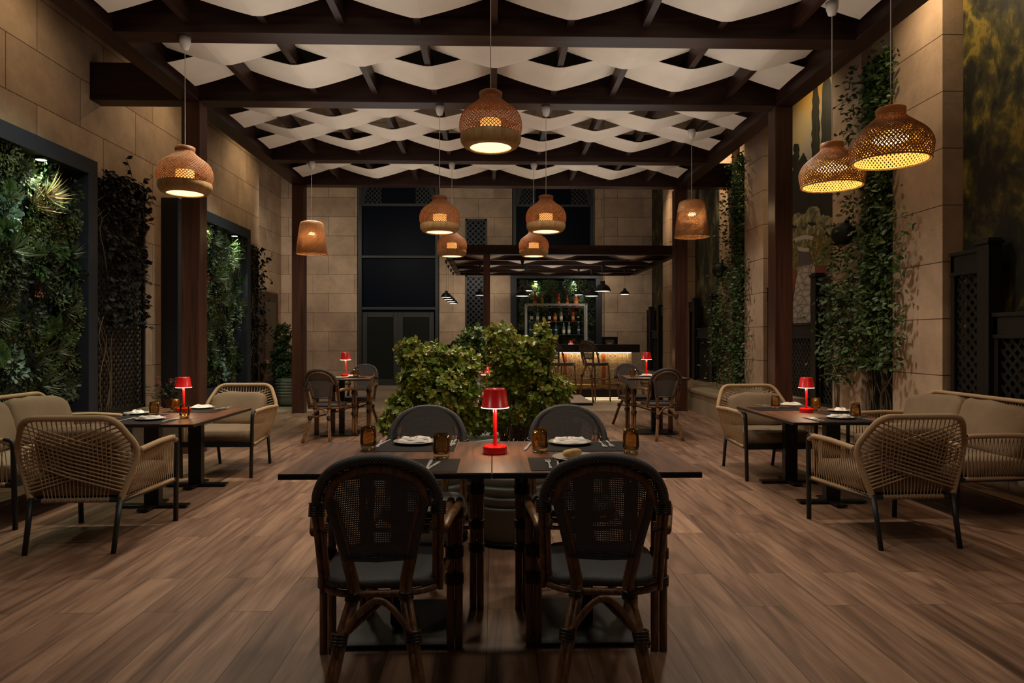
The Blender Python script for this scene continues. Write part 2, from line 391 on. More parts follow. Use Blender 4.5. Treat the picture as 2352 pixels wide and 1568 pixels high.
CHAR = plain('charcoal_metal', srgb(38, 42, 44), .45, .3)
NAVY = plain('navy_frame_paint', srgb(34, 38, 48), .5)
LATT = m_wood('black_stained_lattice', srgb(13, 12, 12), srgb(24, 22, 21), 2, .5)
CANE = m_wood('brown_cane', srgb(72, 47, 28), srgb(136, 94, 56), 2, .38, sc_=(6, 70, 70))
CANE.node_tree.nodes['Mapping'].inputs['Scale'].default_value = (60, 60, 5)
BIND = plain('dark_cane_binding', srgb(46, 32, 22), .4)
WEAVE = m_weave('grey_woven_seat', srgb(34, 34, 36), srgb(88, 87, 88), 300)
MESH = m_weave('grey_open_mesh', srgb(46, 45, 46), srgb(96, 94, 94), 560, holes=.68)
ROPE = plain('beige_rope', srgb(170, 142, 108), .8, bump=.3, bscale=200)
ROPEW = plain('beige_rope_wrap', srgb(176, 148, 114), .8)
CUSH = plain('taupe_cushion_cloth', srgb(130, 111, 90), .85, bump=.5, bscale=9, var=.05)
RED = plain('red_lacquer', srgb(226, 22, 24), .28)
GLOW = emis('lamp_diffuser', (1, .75, .52, 1), 6)
BAMBOO = m_leaf('bamboo_strip', [srgb(186, 134, 88), srgb(206, 154, 104), srgb(168, 116, 74)], .5, .30)
BAMBAND = m_wood('bamboo_band', srgb(178, 140, 92), srgb(214, 178, 124), 2, .4)
BULB = emis('warm_bulb', (1, .72, .36, 1), 9)
DISC = emis('warm_disc', (1, .82, .52, 1), 1.3)
WHITE = plain('white_plastic', srgb(214, 206, 196), .4)
CORD = plain('pale_cord', srgb(200, 190, 175), .6)
LINEN = plain('white_linen', srgb(236, 232, 226), .85, bump=.4, bscale=40)
STRIPE = plain('red_embroidery', srgb(130, 30, 34), .8)
PLATE = plain('grey_stoneware', srgb(172, 166, 156), .3)
PMAT = m_weave('dark_placemat', srgb(20, 20, 21), srgb(52, 50, 49), 420, rough=.8); PMAT.node_tree.nodes['Principled BSDF'].inputs['Specular IOR Level'].default_value = .15
STEEL = plain('polished_steel', srgb(225, 225, 225), .34, .75)
AMBER = m_glass('amber_glass', (1, .84, .52, 1))
POTG = plain('grey_ribbed_pot', srgb(128, 134, 128), .7, bump=.2, bscale=30)
SOIL = plain('dark_soil', srgb(34, 26, 20), .95)
LBUSH = m_leaf('yellow_green_leaves', [srgb(86, 116, 34), srgb(128, 150, 48), srgb(168, 178, 66), srgb(98, 130, 40), srgb(196, 170, 84), srgb(118, 144, 46)], .4)
LVINE = m_leaf('vine_leaves', [srgb(46, 70, 36), srgb(68, 96, 48), srgb(98, 122, 68), srgb(54, 80, 42)], .4)
LDARK = m_leaf('dark_leaves', [srgb(24, 39, 23), srgb(36, 54, 34), srgb(51, 70, 47)], .5)
LBLACK = m_leaf('withered_dark_leaves', [srgb(14, 15, 13), srgb(24, 25, 21), srgb(34, 34, 28)], .6)
LMOSS = m_leaf('moss_leaves', [srgb(41, 55, 22), srgb(67, 80, 31), srgb(91, 98, 42), srgb(48, 62, 25)], .6)
LBLUE = m_leaf('blue_green_leaves', [srgb(51, 95, 77), srgb(96, 134, 115), srgb(129, 155, 138), srgb(63, 101, 82)], .5)
LGRASS = m_leaf('grass_blades', [srgb(60, 78, 49), srgb(104, 119, 90), srgb(72, 91, 57)], .45)
LFERN = m_leaf('fern_fronds', [srgb(41, 72, 31), srgb(61, 95, 40), srgb(51, 82, 36)], .5)
LPALE = m_leaf('pale_airplant', [srgb(170, 140, 110), srgb(200, 180, 140), srgb(150, 150, 96)], .5)
LRUST = m_leaf('rust_flowers', [srgb(120, 60, 24), srgb(150, 90, 34), srgb(90, 70, 26)], .6)
LPINK = m_leaf('pink_petals', [srgb(190, 100, 100), srgb(210, 130, 126), srgb(170, 80, 84)], .6)
STEM = plain('twig_bark', srgb(96, 80, 60), .8)
GLASSD = plain('night_glass', srgb(13, 19, 31), .35, spec=.04)

# ------------------------------------------------------------------ the setting
XL, XR, YB = -4.42, 4.10, 18.75
# floor
b = MB(); b.box(-6.2, 6.2, -2.0, 11.95, -.1, 0); struct(b, 'floor', FLOOR, 'brown wood look plank floor of the terrace')
b = MB(); b.box(-6.2, 6.2, 11.95, 19.4, -.1, 0); struct(b, 'floor', TILE, 'pale beige tiled floor before the far wall')
# walls
b = MB(); b.box(-4.8, XL, -2, 12.95, 0, 6.2); struct(b, 'wall_left', STONE, 'limestone block wall with the planted frames')
b = MB(); b.box(-6.3, -5.8, 12.95, 19.2, 0, 8); b.box(-5.8, -4.8, 12.55, 12.95, 0, 6.2); struct(b, 'wall_left', STONE, 'set-back limestone wall by the far corner door')
b = MB(); b.box(-6.3, 6.2, YB, YB+.4, 0, 8); struct(b, 'wall_back', STONE, 'far limestone block wall behind the bar')
b = MB(); b.box(4.30, 4.7, -2, YB, 0, 6.6); struct(b, 'wall_right', STONE, 'recessed stone wall carrying the garden murals')
b = MB(); b.box(-4.8, 4.7, -2, 12.4, 5.6, 5.7); struct(b, 'ceiling', plain('black_gap_slab', srgb(14, 12, 11), .9), 'black slab added over the sails to keep their gaps dark')  # slab added overhead, hides the ambient glow in the sail gaps
def pilaster(y0, y1, name='wall_right', lab=''):
    b = MB(); g0 = y0+.78; g1 = g0+.6
    b.box(XR, 4.3, y0, g0, 0, 6.6); b.box(XR, 4.3, g1, y1, 0, 6.6); b.box(4.22, 4.3, g0, g1, 0, 6.6)
    struct(b, name, STONEP, lab)
pilaster(1.98, 4.0, lab='stone pilaster beside the sofa'); pilaster(6.14, 8.17, lab='stone pilaster split by the big climbing vine')
pilaster(10.3, 12.33, lab='stone pilaster split by the narrow climbing vine'); pilaster(14.46, 16.5, lab='stone pilaster beyond the far post')
b = MB(); b.box(1.0, 1.06, YB-.06, YB, 0, 8)   # shallow joints of the far wall
b.v = []; b.f = []; b.m = []
b.box(3.0, 4.3, YB-.25, YB, 0, 8); b.box(at(1365, 0, YB).x, at(1480, 0, YB).x, YB-.12, YB, 0, 8); struct(b, 'wall_back', STONE, 'stone pilaster of the far wall beside the till')
b = MB(); b.box(at(700, 0, YB).x, at(822, 0, YB).x, YB-.12, YB, 0, 8); struct(b, 'wall_back', STONE, 'stone pilaster of the far wall beside the glass doors')
b = MB(); b.box(at(1010, 0, YB).x, at(1176, 0, YB).x, YB-.12, YB, 0, 8); struct(b, 'wall_back', STONE, 'stone pier of the far wall between the tall windows')
# stone ledges along both sides
CAP = plain('ledge_cap_stone', srgb(150, 132, 108), .8, bump=.4, bscale=40, var=.12, vscale=2)
def ledge(x0, x1, y0, y1, h, lab):
    b = MB(); s = 1 if x0 > 0 else -1; b.box(min(x0+s*.03, x1), max(x0+s*.03, x1), y0, y1, 0, h-.05); o = struct(b, 'trim_1', CAPB, lab)
    b = MB(); b.box(min(x0, x1), max(x0, x1), y0-.02, y1+.02, h-.05, h); c = b.build('ledge_cap', CAP, o, bevel=.006)
CAPB = m_floor('ledge_blocks', srgb(150, 136, 112), srgb(166, 150, 124), srgb(84, 72, 58), plank=(.45, .27), vein=.4, rough=.8)
nt = CAPB.node_tree
ledge(3.45, 4.3, 6.2, 12.4, .38, 'low stone planter ledge behind the sofa and armchairs')
ledge(-3.95, -4.42, 7.4, 9.0, .38, 'low planter ledge under the planted wall')
b = MB(); b.box(3.75, 4.3, 12.4, 18.5, 0, .42); struct(b, 'trim_2', CAP, 'pale stone kerb running on towards the bar')
b = MB(); b.box(3.9, 4.3, 9.0, 12.4, .38, .47); struct(b, 'trim_2', CAP, 'second step of the stone ledge')

# ------------------------------------------------------------------ pergola
Z0, Z1 = 3.88, 4.29
beamsY = [(3.50, 3.72), (5.89, 6.11), (7.58, 7.80), (10.06, 10.26), (11.68, 11.9)]
names = ['above the viewer', 'first across the ceiling', 'second across the ceiling', 'third across the ceiling', 'last across the ceiling before the bar']
for (y0, y1), nme in zip(beamsY, names):
    b = MB(); x = 4.42 if y0 == 7.58 else 3.24; x2 = 4.1 if y0 == 11.68 else 3.24
    b.box(-x, x2, y0, y1, Z0, Z1); tag(struct(b, 'pergola_beam', BEAMX, 'dark brown cross beam, '+nme, bevel=.004), cat='beam')
for s, lab in ((-1, 'dark brown long beam over the planted wall side'), (1, 'dark brown long beam over the mural side')):
    b = MB(); x0, x1 = sorted((s*(3.44 if s < 0 else 3.36), s*(3.24 if s < 0 else 3.16)))
    b.box(x0, x1, -1.5, 11.9, Z0+.002, Z1+.01); tag(struct(b, 'pergola_beam', BEAMY, lab, bevel=.004), cat='beam')
for (x0, x1, y0, y1, lab) in ((-3.44, -3.24, 7.60, 7.80, 'dark wooden post beside the planted walls'), (-3.44, -3.24, 11.70, 11.90, 'dark wooden post before the potted shrub'),
                              (3.16, 3.36, 7.60, 7.80, 'dark wooden post before the urn mural'), (3.16, 3.38, 11.85, 12.05, 'dark wooden post at the end of the bar pergola')):
    b = MB(); b.box(x0, x1, y0, y1, 0, Z0); tag(struct(b, 'pergola_column', BEAMZ, lab, bevel=.005), cat='post')
RX = [.655*k for k in range(-4, 5)]
bays = [(3.72, 5.89), (6.11, 7.58), (7.80, 10.06), (10.26, 11.68)]
bn = ['over the front tables', 'between the first and second cross beams', 'between the second and third cross beams', 'before the last cross beam']
for (y0, y1), nme in zip(bays, bn):
    for k, x in enumerate(RX):
        b = MB(); b.box(x-.03, x+.03, y0, y1, 3.965, 4.12); o = struct(b, 'rafter_beam', BEAMY, 'slim dark rafter '+nme); tag(o, cat='rafter', group='rafters '+nme)
def sail(y0, y1, par, lo=3.952, hi=4.135, RXs=None, x0=-3.22, x1=3.14, nsub=16):
    RXs = RXs or [.655*k for k in range(-5, 6)]
    b = MB(); xs = []
    n = 0
    for i in range(len(RXs)-1):
        for j in range(nsub): xs.append((RXs[i]+(RXs[i+1]-RXs[i])*j/nsub, i, j/nsub))
    xs.append((RXs[-1], len(RXs)-1, 0)); vs = []; fs = []; cols = []
    for (x, i, t) in xs:
        low_i = ((i+par) % 2 == 0)
        tt = (1-t) if low_i else t                                  # 0 at the high rafter, 1 at the low one
        d = (1-tt)*abs(RXs[1]-RXs[0]); tt = 1 if d < .035 else (tt*(1+.035/.655))
        tt = min(1, tt); s = tt+.22*tt*(1-tt)
        z = hi-(hi-lo)*s
        if x < x0 or x > x1: continue
        for q in (0, .25, .5, .75, 1):
            yy = y0+(y1-y0)*q
            yc = (yy-(y0+y1)/2)*(1+.05*(2*tt-1))+(y0+y1)/2
            vs.append((x, yc, z+.006*math.sin(q*PI)))
        cols.append(x)
    for i in range(len(cols)-1):
        for q in range(4): a = i*5+q; fs.append((a, a+1, a+6, a+5))
    b.add(vs, fs); o = b.build('fabric_sail', SAIL)
    s = o.modifiers.new('t', 'SOLIDIFY'); s.thickness = .003
    return o
def bay_sails(y0, y1, n, par0, nme):
    w_ = (y1-y0)/n
    for k in range(n):
        a = y0+w_*k
        o = sail(a+.004, a+w_-.004, par0+k)
        tag(o, 'cream woven sail, %s strip %s' % (['first', 'second', 'third', 'fourth', 'fifth'][k], nme), 'sail', 'cream ceiling sails')
# parity 0: low at RXs index even -> index 5 is rafter 0, so odd rafters low for even index
bay_sails(3.75, 5.73, 4, 1, 'over the front tables')
bay_sails(6.16, 7.37, 2, 1, 'between the first and second cross beams')
bay_sails(7.84, 9.79, 4, 1, 'between the second and third cross beams')
bay_sails(10.30, 11.48, 2, 1, 'between the third and last cross beams')

# ------------------------------------------------------------------ framed planting
def leafclump(n, R, L, W, mat, name, up=.5, seed=1):
    rr = random.Random(seed); b = MB()
    for i in range(n):
        a = rr.uniform(0, 2*PI); e = rr.uniform(-.3, 1); d = Vector((math.cos(a), math.sin(a), e*up+.2)); d.normalize()
        p = d*R*rr.uniform(.15, .9); p.z *= .5
        dd = (d+Vector((rr.uniform(-.5, .5), rr.uniform(-.5, .5), rr.uniform(-.1, .7)))).normalized()
        l = L*rr.uniform(.7, 1.2); b.leaf(p, dd, Vector((rr.uniform(-.4, .4), rr.uniform(-.4, .4), 1)), l, W*rr.uniform(.8, 1.2))
    return b.mesh(name, mat, True)
def grassclump(n, L, W, mat, name, seed=1):
    rr = random.Random(seed); b = MB()
    for i in range(n):
        a = rr.uniform(0, 2*PI); d = Vector((math.cos(a)*.8, math.sin(a)*.8, rr.uniform(.4, 1.2)))
        l = L*rr.uniform(.6, 1.1); p = Vector((0, 0, 0)); d.normalize(); b.blade(p, d, l, W, 0, 4)
    for i in range(len(b.v)):                                      # arch the blades
        x, y, z = b.v[i]; r = math.hypot(x, y); b.v[i] = (x, y-.9*r*r/L*.6, z)
    return b.mesh(name, mat, True)
def fernclump(n, L, mat, name, seed=1):
    rr = random.Random(seed); b = MB()
    for i in range(n):
        a = 2*PI*i/n+rr.uniform(-.3, .3); d = Vector((math.cos(a), math.sin(a), .7)).normalized(); sd = d.cross(Vector((0, 0, 1))).normalized(); l = L*rr.uniform(.7, 1.1)
        for k in range(14):
            t = (k+1)/15; p = d*l*t-Vector((0, 0, .5))*l*t*t
            for s in (-1, 1): b.leaf(p, sd*s+d*.35, Vector((0, 0, 1)), l*.26*math.sin(PI*(t*.85+.1)), .016, .1)
    return b.mesh(name, mat, True)
PLM = {'moss': [leafclump(170, .19, .030, .02, LMOSS, 'moss_clump', seed=s) for s in (1, 2)],
       'broad': [leafclump(46, .15, .055, .042, LBLUE, 'broad_leaf_plant', seed=3), leafclump(26, .14, .07, .055, LFERN, 'broad_leaf_plant', seed=4)],
       'dark': [leafclump(90, .20, .05, .03, LDARK, 'dark_foliage', seed=5)],
       'grass': [grassclump(34, .22, .010, LGRASS, 'grass_tuft', 6), grassclump(26, .2, .015, LGRASS, 'grass_tuft', 7)],
       'fern': [fernclump(9, .20, LFERN, 'fern', 8)],
       'rust': [leafclump(60, .09, .025, .02, LRUST, 'rust_flower_cluster', seed=9)],
       'air': [grassclump(40, .26, .016, LPALE, 'air_plant', 10)]}
PN = {'moss': 'moss_clump', 'broad': 'broad_leaf_plant', 'dark': 'dark_foliage', 'grass': 'grass_tuft', 'fern': 'fern', 'rust': 'rust_flower_cluster', 'air': 'air_plant'}
def plants_on(parent, width, height, counts, seed, depth=.12, fixed=()):
    """parent frame: X along the wall, Z up, +Y out of the wall."""
    rr = random.Random(seed)
    todo = [(k, rr.uniform(.06, width-.06), rr.uniform(.06, height-.06)) for k, n in counts for _ in range(n)]+list(fixed)
    # spread the mosses and dark foliage on a jittered grid
    for k, x, z in todo:
        me = rr.choice(PLM[k]); o = bpy.data.objects.new(PN[k], me); C.objects.link(o); o.parent = parent
        o.location = (x, .02+rr.uniform(0, depth), z)
        o.rotation_euler = (-PI/2+rr.uniform(-.3, .3)+.35, 0, 0) if False else Matrix.Rotation(-PI/2+rr.uniform(-.35, .25), 3, 'X').to_euler()
        o.rotation_euler.rotate_axis('Z', rr.uniform(0, 2*PI) if k in ('moss', 'dark', 'broad', 'rust') else rr.uniform(-.6, .6))
        s = rr.uniform(.65, 1.1)*(.75 if min(x, width-x) < .25 and k in ('grass', 'fern') else 1); o.scale = (s, s, s)
def green_wall(label, loc, rz, width, height, fw, fd, seed, dens, fixed=(), counts=None):
    t = thing('living_wall', label, 'green wall', loc, rz)
    b = MB(); b.box(0, width, 0, fd, 0, fw); b.box(0, width, 0, fd, height-fw, height); b.box(0, fw, 0, fd, fw, height-fw); b.box(width-fw, width, 0, fd, fw, height-fw)
    b.build('frame', NAVY, t, bevel=.004)
    b = MB(); b.box(fw, width-fw, .0, .02, fw, height-fw); b.build('backing', plain('planting_felt', srgb(12, 18, 10), .95), t)
    h = bpy.data.objects.new('planting', None); C.objects.link(h); h.parent = t; h.location = (fw, .02, fw)
    A = (width-2*fw)*(height-2*fw)
    counts = counts or [('moss', min(98, int(13*A*dens))), ('dark', min(98, int(10*A*dens))), ('grass', min(98, int(7*A*dens))), ('broad', int(4.5*A*dens)), ('fern', int(2*A*dens)), ('rust', int(.8*A*dens)+1)]
    plants_on(h, width-2*fw, height-2*fw, counts, seed, fd*.55, fixed)
    return t
# local +Y must point out of the wall: left wall -> world +X (rz=-90deg): local X -> world -Y
gw = green_wall('planted wall in a navy frame behind the sofa, near edge out of view', (XL, 7.35, .36), -PI/2, 3.0, 2.78, .16, .22, 21, 1.25, fixed=[('air', .55, 2.12), ('rust', .35, 1.9), ('air', .62, 2.02)])
gw = green_wall('narrower planted wall in a navy frame between post and far trellis', (XL, 11.9, .36), -PI/2, 2.72, 2.78, .16, .22, 22, 1.1)
p0 = at(1172, 790, YB); p1 = at(1378, 628, YB)
gw = green_wall('planted wall in a blue frame behind the bottle shelves', (p1.x, YB-.13, .75), PI, p1.x-p0.x, p1.z-.75, .17, .22, 23, 1.1)
for (x, y, z, tx, p) in ((-4.22, 6.55, 2.93, -4.33, 80), (-4.22, 5.2, 2.93, -4.33, 22), (-4.22, 11.35, 2.93, -4.33, 75), (-4.22, 10.2, 2.93, -4.33, 16)):
    o = light('SPOT', 'planting_spot_light', (x, y, z), p, (.86, 1, .62), .02, angle=100, blend=.8); aim(o, (tx, y, z-1.2))
LAMPG = emis('cool_spot_glow', (.95, 1, .6, 1), 14)
def small_spot(label, loc):
    t = thing('recessed_spotlight', label, 'spotlight', loc)
    b = MB(); b.lathe([(.052, 0), (.052, .02)], 16, cap1=True); b.build('housing', BLACK, t)
    b = MB(); b.lathe([(.0, -.001), (.045, -.001)], 16); b.build('lens', LAMPG, t)
small_spot('lit spotlight under the frame over the air plant', (-4.27, 6.55, 2.952)); small_spot('lit spotlight under the frame of the narrower planted wall', (-4.27, 11.35, 2.952))
for px in (1230, 1317):
    q = at(px, 645, YB-.28); o = light('SPOT', 'planting_spot_light', (q.x, YB-.30, q.z-.03), 60, (.95, 1, .6), .02, angle=100, blend=.8); aim(o, (q.x, YB-.12, q.z-1.2))
    small_spot('lit spotlight under the blue frame, %s pair of bottles' % ('over the first' if px < 1300 else 'over the last'), (q.x, YB-.25, at(0, 645, YB).z-.0))

# ------------------------------------------------------------------ lattice panels
def lattice(b, u0, u1, z0, z1, P, sp=.075, wd=.03, th=.008):
    """P(u,z,d) -> world point, d = distance out"""
    for s in (-1, 1):
        H = z1-z0; W = u1-u0; k = -H
        while k < W+H:
            # line u = k + s*(z-z0)  (s=1) or u = k - (z-z0) shifted
            a = (k, 0.0) if s > 0 else (k, H); e = (k+H, H) if s > 0 else (k+H, 0.0)
            t0, t1 = 0.0, 1.0
            if a[0] < 0: t0 = max(t0, -a[0]/H)
            if e[0] > W: t1 = min(t1, (W-a[0])/H)
            if t1 > t0+.01:
                A = P(u0+a[0]+H*t0, z0+a[1]+(e[1]-a[1])*t0, .004*(1+s)); B = P(u0+a[0]+H*t1, z0+a[1]+(e[1]-a[1])*t1, .004*(1+s))
                n = (P(0, 0, 1)-P(0, 0, 0)); b.bar(A, B, wd, th, up=n)
            k += sp*1.414
def trellis(label, loc, rz, width, height, fw=.05, sp=.075):
    t = thing('trellis', label, 'trellis', loc, rz)
    b = MB(); b.box(0, width, 0, .04, 0, fw); b.box(0, width, 0, .04, height-fw, height); b.box(0, fw, 0, .04, 0, height); b.box(width-fw, width, 0, .04, 0, height); b.build('frame', LATT, t, bevel=.003)
    b = MB(); lattice(b, fw, width-fw, fw, height-fw, lambda u, z, d: Vector((u, .015+d, z)), .068, .034, .004); b.build('lattice', LATT, t); return t
tr = trellis('black lattice trellis with dark vine beside the big planted wall', (XL+.04, 8.62, .42), -PI/2, 1.08, 2.62)
tr2 = trellis('black lattice trellis with dark vine beyond the narrower planted wall', (XL+.04, 12.7, .42), -PI/2, .62, 2.5)
# lattice screens in the far wall
def screen(label, px0, px1, py0, py1):
    a = at(px0, py1, YB-.14); c = at(px1, py0, YB-.14)
    t = thing('window_screen', label, 'screen', (a.x, YB-.125, a.z)); W = c.x-a.x; H = c.z-a.z
    b = MB(); b.box(0, W, -.06, 0, 0, .05); b.box(0, W, -.06, 0, H-.05, H); b.box(0, .05, -.06, 0, 0, H); b.box(W-.05, W, -.06, 0, 0, H); b.build('frame', LATT, t)
    b = MB(); b.box(.05, W-.05, -.012, -.004, .05, H-.05); b.build('pane', GLASSD, t)
    b = MB(); lattice(b, .05, W-.05, .05, H-.05, lambda u, z, d: Vector((u, -.03-d, z)), .105, .035, .01); b.build('lattice', LATT, t)
screen('narrow black lattice screen high in the far wall', 1069, 1118, 503, 572)
screen('narrow black lattice screen low in the far wall beside the bar', 1069, 1118, 632, 800)

# dark vines on the trellises
def vine(name, label, pts_fn, nleaf, L, W, mat, stems, seed, cat='vine', loc=(0, 0, 0), stemr=.006):
    rr = random.Random(seed); t = thing(name, label, cat, loc); b = MB()
    for i in range(nleaf):
        p, out = pts_fn(rr); d = Vector((rr.uniform(-1, 1), rr.uniform(-1, 1), rr.uniform(-1, .6)))+out*.9
        b.leaf(p, d, out+Vector((rr.uniform(-.5, .5), rr.uniform(-.5, .5), rr.uniform(0, .6))), L*rr.uniform(.6, 1.2), W*rr.uniform(.7, 1.2))
    b.build('foliage', mat, t, smooth=True); b = MB()
    for s in stems: b.tube(smooth_path(s, 4), stemr, 5)
    b.build('stems', STEM, t, smooth=True); return t
def left_vine(y0, y1, z0, z1, seed, label, n):
    def f(rr):
        z = z0+(z1-z0)*(1-rr.random()**1.5*.95); y = rr.uniform(y0, y1)
        return Vector((XL+.10+rr.uniform(0, .08), y, z)), Vector((1, 0, 0))
    rr = random.Random(seed); st = []
    for k in range(4):
        y = rr.uniform(y0, y1); st.append([(XL+.11, y+rr.uniform(-.12, .12)*j, .42+j*(z1-.5)/6) for j in range(7)])
    return vine('climbing_vine', label, f, n, .08, .055, LBLACK, st, seed)
left_vine(7.6, 8.5, 1.3, 3.1, 31, 'dark withered vine climbing the black trellis by the big planted wall', 900)
left_vine(12.1, 12.75, .9, 2.9, 32, 'dark vine sprigs on the trellis beyond the narrower planted wall', 260)
# sprigs above
def sprigs(label, base, tips, L, W, mat, seed, n=9):
    rr = random.Random(seed); t = thing('vine_sprig', label, 'sprig'); b = MB(); s = MB()
    for tip in tips:
        path = smooth_path([base, (Vector(base)+Vector(tip))/2+Vector((0, rr.uniform(-.05, .05), .06)), tip], 5); s.tube(path, .004, 4)
        for k in range(n):
            p = along(path, (k+1)/n); b.leaf(p, (rr.uniform(-1, 1), rr.uniform(-1, 1), rr.uniform(-.6, .8)), (1, 0, rr.uniform(0, 1)), L, W)
    b.build('leaves', mat, t, smooth=True); s.build('stems', STEM, t)
sprigs('dark sprigs sticking up over the trellis by the big planted wall', (-4.3, 8.3, 2.95), [(-4.25, 8.0, 3.35), (-4.2, 8.5, 3.25), (-4.25, 8.7, 3.0), (-4.3, 8.1, 3.15)], .08, .055, LBLACK, 5)
sprigs('dark sprigs reaching out from the far trellis', (-4.35, 12.5, 2.4), [(-4.0, 12.4, 2.75), (-4.02, 12.5, 2.3), (-4.05, 12.4, 2.0)], .09, .06, LBLACK, 6)
sprigs('dark sprigs low on the far trellis', (-4.35, 12.5, 1.6), [(-4.05, 12.4, 1.8), (-4.0, 12.5, 1.3), (-4.05, 12.4, 1.15)], .09, .06, LBLACK, 7)

# ------------------------------------------------------------------ climbing vines of the mural side
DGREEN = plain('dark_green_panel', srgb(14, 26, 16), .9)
def right_vine(g0, g1, z0, z1, seed, label, n, spread):
    def f(rr):
        t = rr.random(); z = z0+(z1-z0)*t; side = max(-.55, min(.55, rr.gauss(0, .24)))*(1.35 if z < 2.6 else .85)
        y = (g0+g1)/2+side+spread*(.25 if z < 1.9 else 0)*rr.random()
        x = (4.2 if g0 < y < g1 else 4.08)-abs(rr.gauss(0, .10))*(1.3 if z < 2.4 else .8)
        return Vector((x, y, z)), Vector((-1, 0, 0))
    rr = random.Random(seed); st = []
    for k in range(16):
        y = rr.uniform(g0+.03, g1-.03); st.append([(4.15+rr.uniform(-.08, .04), min(g1, max(g0, y+rr.uniform(-.09, .09)*(1 if j else 0))), .38+j*.25) for j in range(7)])
    for k in range(6):
        y0 = g1+.25; st.append([(3.96+rr.uniform(-.03, .03), y0, .38), (3.95, y0+rr.uniform(-.05, .05), .8), (3.95+rr.uniform(-.1, .1), y0+rr.uniform(-.1, .25), 1.2), (4.0, y0+rr.uniform(-.3, .4), 1.7)])
    v = vine('climbing_vine', label, f, n, .074, .038, LVINE, st, seed, stemr=.007)
    b = MB()
    for k in range(420):
        z = rr.uniform(.75, 1.9); y = g1+.25+rr.gauss(0, .16); b.leaf((3.95+rr.uniform(-.12, .1), y, z), (rr.uniform(-1, 1), rr.uniform(-1, 1), rr.uniform(-.6, .6)), (-1, 0, rr.random()), .07, .04)
    fo = v.children[0]; q = MB(); q.v = [tuple(p.co) for p in fo.data.vertices]; q.f = [tuple(p.vertices) for p in fo.data.polygons]; q.m = [0]*len(q.f); q.add(b.v, b.f); fo.data = q.mesh('foliage', LVINE, True)
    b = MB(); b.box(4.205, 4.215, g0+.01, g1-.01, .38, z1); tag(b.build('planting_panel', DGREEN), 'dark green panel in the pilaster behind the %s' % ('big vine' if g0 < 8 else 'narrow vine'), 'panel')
    return v
right_vine(6.92, 7.52, .95, 4.3, 41, 'big leafy green vine climbing the pilaster before the urn mural', 5600, .5)
right_vine(11.08, 11.68, .5, 4.3, 42, 'narrow leafy green vine climbing the pilaster beyond the post', 4400, .5)

# ------------------------------------------------------------------ murals
XM = 4.285
def flat(name, pts, mat, parent, off):
    b = MB(); b.add([(XM-off, p[0], p[1]) for p in pts], [tuple(range(len(pts)))]); return b.build(name, mat, parent)
def m_paint(name, cols, sc_=3, det=8, dist=1.0, stretch=(1, 1, 1)):
    m, nt, bb, N = nm(name); L = nt.links; g = N('ShaderNodeNewGeometry'); mp = N('ShaderNodeMapping'); mp.inputs['Scale'].default_value = stretch; L.new(g.outputs['Position'], mp.inputs[0])
    n = N('ShaderNodeTexNoise'); n.inputs['Scale'].default_value = sc_; n.inputs['Detail'].default_value = det; n.inputs['Roughness'].default_value = .62; n.inputs['Distortion'].default_value = dist; L.new(mp.outputs[0], n.inputs['Vector'])
    r = ramp(nt, cols); L.new(n.outputs['Fac'], r.inputs[0]); L.new(r.outputs[0], bb.inputs['Base Color']); bb.inputs['Roughness'].default_value = .55; return m
PGARD = m_paint('painted_garden', [(.32, srgb(8, 10, 8)), (.46, srgb(22, 24, 16)), (.56, srgb(70, 66, 28)), (.64, srgb(130, 112, 40)), (.74, srgb(40, 44, 26))], 3.4, 12, .25, (1, 1.25, .9))
def m_sky():
    m, nt, bb, N = nm('painted_evening_sky'); L = nt.links; g = N('ShaderNodeNewGeometry'); p = N('ShaderNodeSeparateXYZ'); L.new(g.outputs['Position'], p.inputs[0])
    n = N('ShaderNodeTexNoise'); n.inputs['Scale'].default_value = 1.6; L.new(g.outputs['Position'], n.inputs['Vector'])
    h = math_n(nt, 'ADD', math_n(nt, 'MULTIPLY', p.outputs[2], .18), math_n(nt, 'MULTIPLY', n.outputs['Fac'], .25))
    r = ramp(nt, [(.68, srgb(112, 108, 102)), (.84, srgb(132, 126, 114)), (.91, srgb(146, 130, 92)), (.97, srgb(154, 120, 50))]); L.new(h, r.inputs[0]); L.new(r.outputs[0], bb.inputs['Base Color']); bb.inputs['Roughness'].default_value = .55; return m
PSKY = m_sky()
PCYP = m_paint('painted_cypress', [(.35, srgb(10, 12, 9)), (.6, srgb(30, 32, 20)), (.8, srgb(52, 50, 30))], 9, 8, 0, (1, 3, .6))
PROCK = m_paint('painted_rocks', [(.35, srgb(52, 52, 40)), (.5, srgb(112, 112, 82)), (.65, srgb(168, 164, 128))], 7, 6)
PBUSH = m_paint('painted_shrub', [(.35, srgb(28, 30, 16)), (.5, srgb(92, 88, 46)), (.68, srgb(160, 146, 84))], 24, 6)
PURN = plain('painted_urn', srgb(84, 78, 76), .5); PRIM = plain('painted_urn_rim', srgb(176, 172, 166), .5); PTERR = plain('painted_terracotta', srgb(112, 64, 40), .5)
def m_crazy():
    m, nt, bb, N = nm('painted_flagstones'); L = nt.links; g = N('ShaderNodeNewGeometry'); mp = N('ShaderNodeMapping'); mp.inputs['Scale'].default_value = (1, 3.2, 7); L.new(g.outputs['Position'], mp.inputs[0])
    v = N('ShaderNodeTexVoronoi'); v.feature = 'DISTANCE_TO_EDGE'; v.inputs['Scale'].default_value = 1.6; L.new(mp.outputs[0], v.inputs['Vector'])
    r = ramp(nt, [(.0, srgb(58, 50, 44)), (.05, srgb(150, 138, 128)), (.4, srgb(176, 164, 152))]); L.new(v.outputs['Distance'], r.inputs[0]); L.new(r.outputs[0], bb.inputs['Base Color']); bb.inputs['Roughness'].default_value = .55; return m
